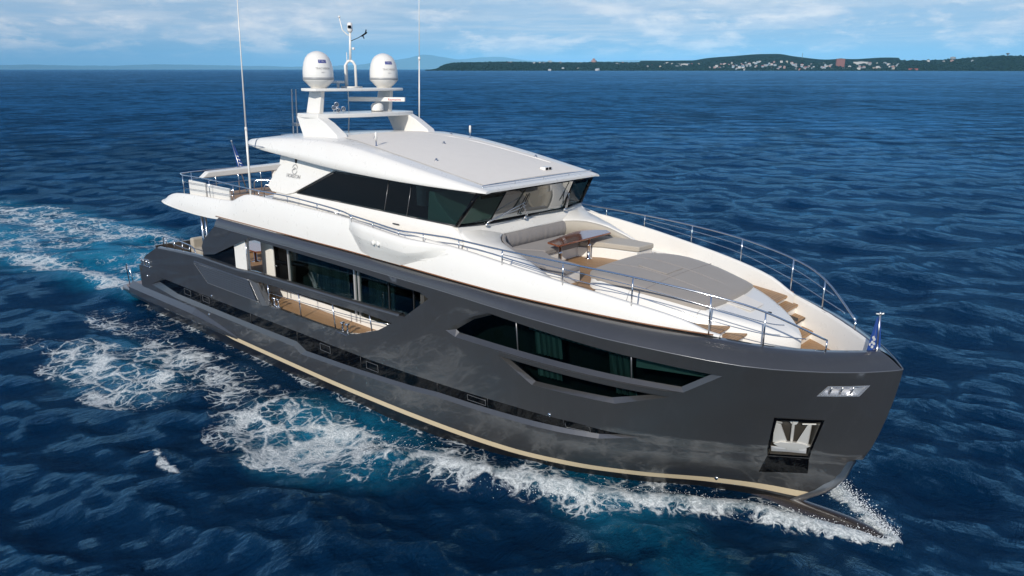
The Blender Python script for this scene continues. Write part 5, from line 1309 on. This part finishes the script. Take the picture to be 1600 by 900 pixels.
def building(u, q, w, d, h, wc, rc, label, cat='building', group=None, floors=None, gable=False, name='coastal_house', win=True):
    P = coast(u, D0+(D1-D0)*q); a = az(u)+rng.uniform(-.3, .3); e = empty(name, (P.x, P.y, max(0, hill(u, q))-1)); e.rotation_euler = (0, 0, a)
    MB().box(-d/2, d/2, -w/2, w/2, -3, h).obj('wall', bm_wall[wc], e)
    r = MB()
    if gable: r.add([(-d/2-.6,-w/2-.6,h-.1),(d/2+.6,-w/2-.6,h-.1),(d/2+.6,w/2+.6,h-.1),(-d/2-.6,w/2+.6,h-.1),(0,-w/2-.6,h+d*.28),(0,w/2+.6,h+d*.28)],[(0,3,5,4),(1,4,5,2),(0,4,1),(3,2,5),(0,1,2,3)])
    else: r.box(-d/2-.3, d/2+.3, -w/2-.3, w/2+.3, h-.05, h+.9).box(-d/4, d/6, -w/5, w/6, h+.9, h+3.2)
    r.obj('roof', roofm[rc], e)
    tag(e, label, cat, group); return e
zones = [('near the tip of the headland', 788, 850, .80, 1.0, 8), ('left of the pink hotel', 868, 910, .85, 1.02, 6), ('on the ridge beyond the hotel', 945, 1000, .6, .98, 6),
         ('by the shore below the hotel', 850, 945, .0, .10, 8), ('left of the hillside town', 1010, 1095, .4, .95, 14), ('in the town\'s left part', 1095, 1180, .22, .72, 26), ('in the town\'s middle', 1180, 1270, .22, .75, 30),
         ('just left of the red tower', 1270, 1300, .25, .8, 12), ('in the town\'s right part', 1322, 1402, .22, .85, 24), ('on the hill beyond the town', 1420, 1520, .5, .95, 5), ('on the shore below the town', 1130, 1400, .06, .2, 16)]
cols = ['white', 'white', 'white', 'grey', 'cream', 'pale blue', 'pale blue', 'grey', 'pink']; rcs = ['grey', 'grey', 'red', 'dark', 'blue', 'grey']
for zn, ua, ub, qa, qb, n_ in zones:
    for _ in range(n_):
        u = rng.uniform(ua, ub); q = rng.uniform(qa, qb); wc = cols[rng.integers(len(cols))]; rc = rcs[rng.integers(len(rcs))]; w = rng.uniform(9, 20); h = rng.choice([7, 10, 10, 13, 16]); gb = bool(rng.random() < .35 and h < 12)
        wc2 = 'light blue' if wc == 'pale blue' else wc; big = 'long' if w > 15.5 else 'small' if h < 9 else 'square' if h < 14 else 'tall'
        building(u, q, w, rng.uniform(9, 14), float(h), wc, rc, f"{big} {wc} {'house' if h < 12 else 'block'} with a {rc} {'pitched' if gb else 'flat'} roof {zn}", 'building', 'houses of the coastal town and headland', gable=gb)
building(1310, .55, 52, 24, 52, 'brick red', 'dark', 'dark red high-rise tower block standing above the middle of the town', name='tower_block')
building(927, .98, 36, 20, 24, 'pink', 'red', 'stepped pink-orange hotel block rising from the wooded ridge', name='hotel')
building(927, .97, 18, 18, 36, 'pink', 'red', 'narrow pink-orange stair tower of the hotel on the wooded ridge', name='hotel_tower')
building(859, 1.0, 30, 16, 22, 'pale blue', 'grey', 'pale blue-grey apartment block on the ridge left of the pink hotel', name='apartment_block')
building(1342, .80, 90, 20, 18, 'white', 'grey', 'long white institution building on the skyline right of the red tower', name='institution_building')
building(1484, 1.0, 28, 20, 24, 'grey', 'grey', 'grey apartment block on the wooded skyline far right of the town', name='apartment_block')
building(1068, .72, 50, 16, 16, 'white', 'grey', 'wide white apartment block left of the main town', name='apartment_block')
building(797, .96, 40, 14, 9, 'pink', 'red', 'long red-roofed villa on the ridge near the tip of the headland', name='villa', gable=True)
e = tag(empty('water_tower', coast(1568, D1)+Vector((0, 0, interp(SKY, 1568)-4))), 'dark mushroom-shaped water tower on the wooded hilltop at the far right', 'tower')
MB().lathe((0,0,0), [(3,0),(2.5,22)], 12).obj('tower_shaft', bm_wall['grey'], e); MB().lathe((0,0,21), [(3,0),(10,5),(10,9),(2,11)], 14).obj('tank', roofm['dark'], e)
e = tag(empty('transmission_mast', coast(1250, D1)+Vector((0, 0, 78))), 'thin radio mast on the skyline above the middle of the town', 'mast')
MB().tube([(0,0,0),(0,0,42)], 1.3, 6).obj('mast_pole', roofm['dark'], e)
e = tag(empty('harbour_shed', coast(1425, D0+30)+Vector((0, 0, 1))), 'low red harbour shed by the shore right of the town', 'shed'); e.rotation_euler = (0, 0, az(1425))
MB().box(-10,10,-24,24,0,7).obj('wall', bm_wall['brick red'], e); MB().add([(-11,-25,7),(11,-25,7),(11,25,7),(-11,25,7),(0,-25,12),(0,25,12)],[(0,3,5,4),(1,4,5,2),(0,4,1),(3,2,5),(0,1,2,3)]).obj('roof', roofm['red'], e)
#HAZE
m, t = material('sea_air'); m.node_tree.nodes.clear(); t = NT(m.node_tree)
pv = t.new('ShaderNodeVolumePrincipled'); pv.inputs['Color'].default_value = (.26, .64, 1.0, 1); pv.inputs['Density'].default_value = 2.1e-5; pv.inputs['Anisotropy'].default_value = -.40
t.out(None, pv.outputs[0])
o = MB().box(-69500, 69500, -69500, 69500, -1.2, 1420).obj('haze', m, None); tag(o, 'thin bluish sea haze', None, None, 'stuff')
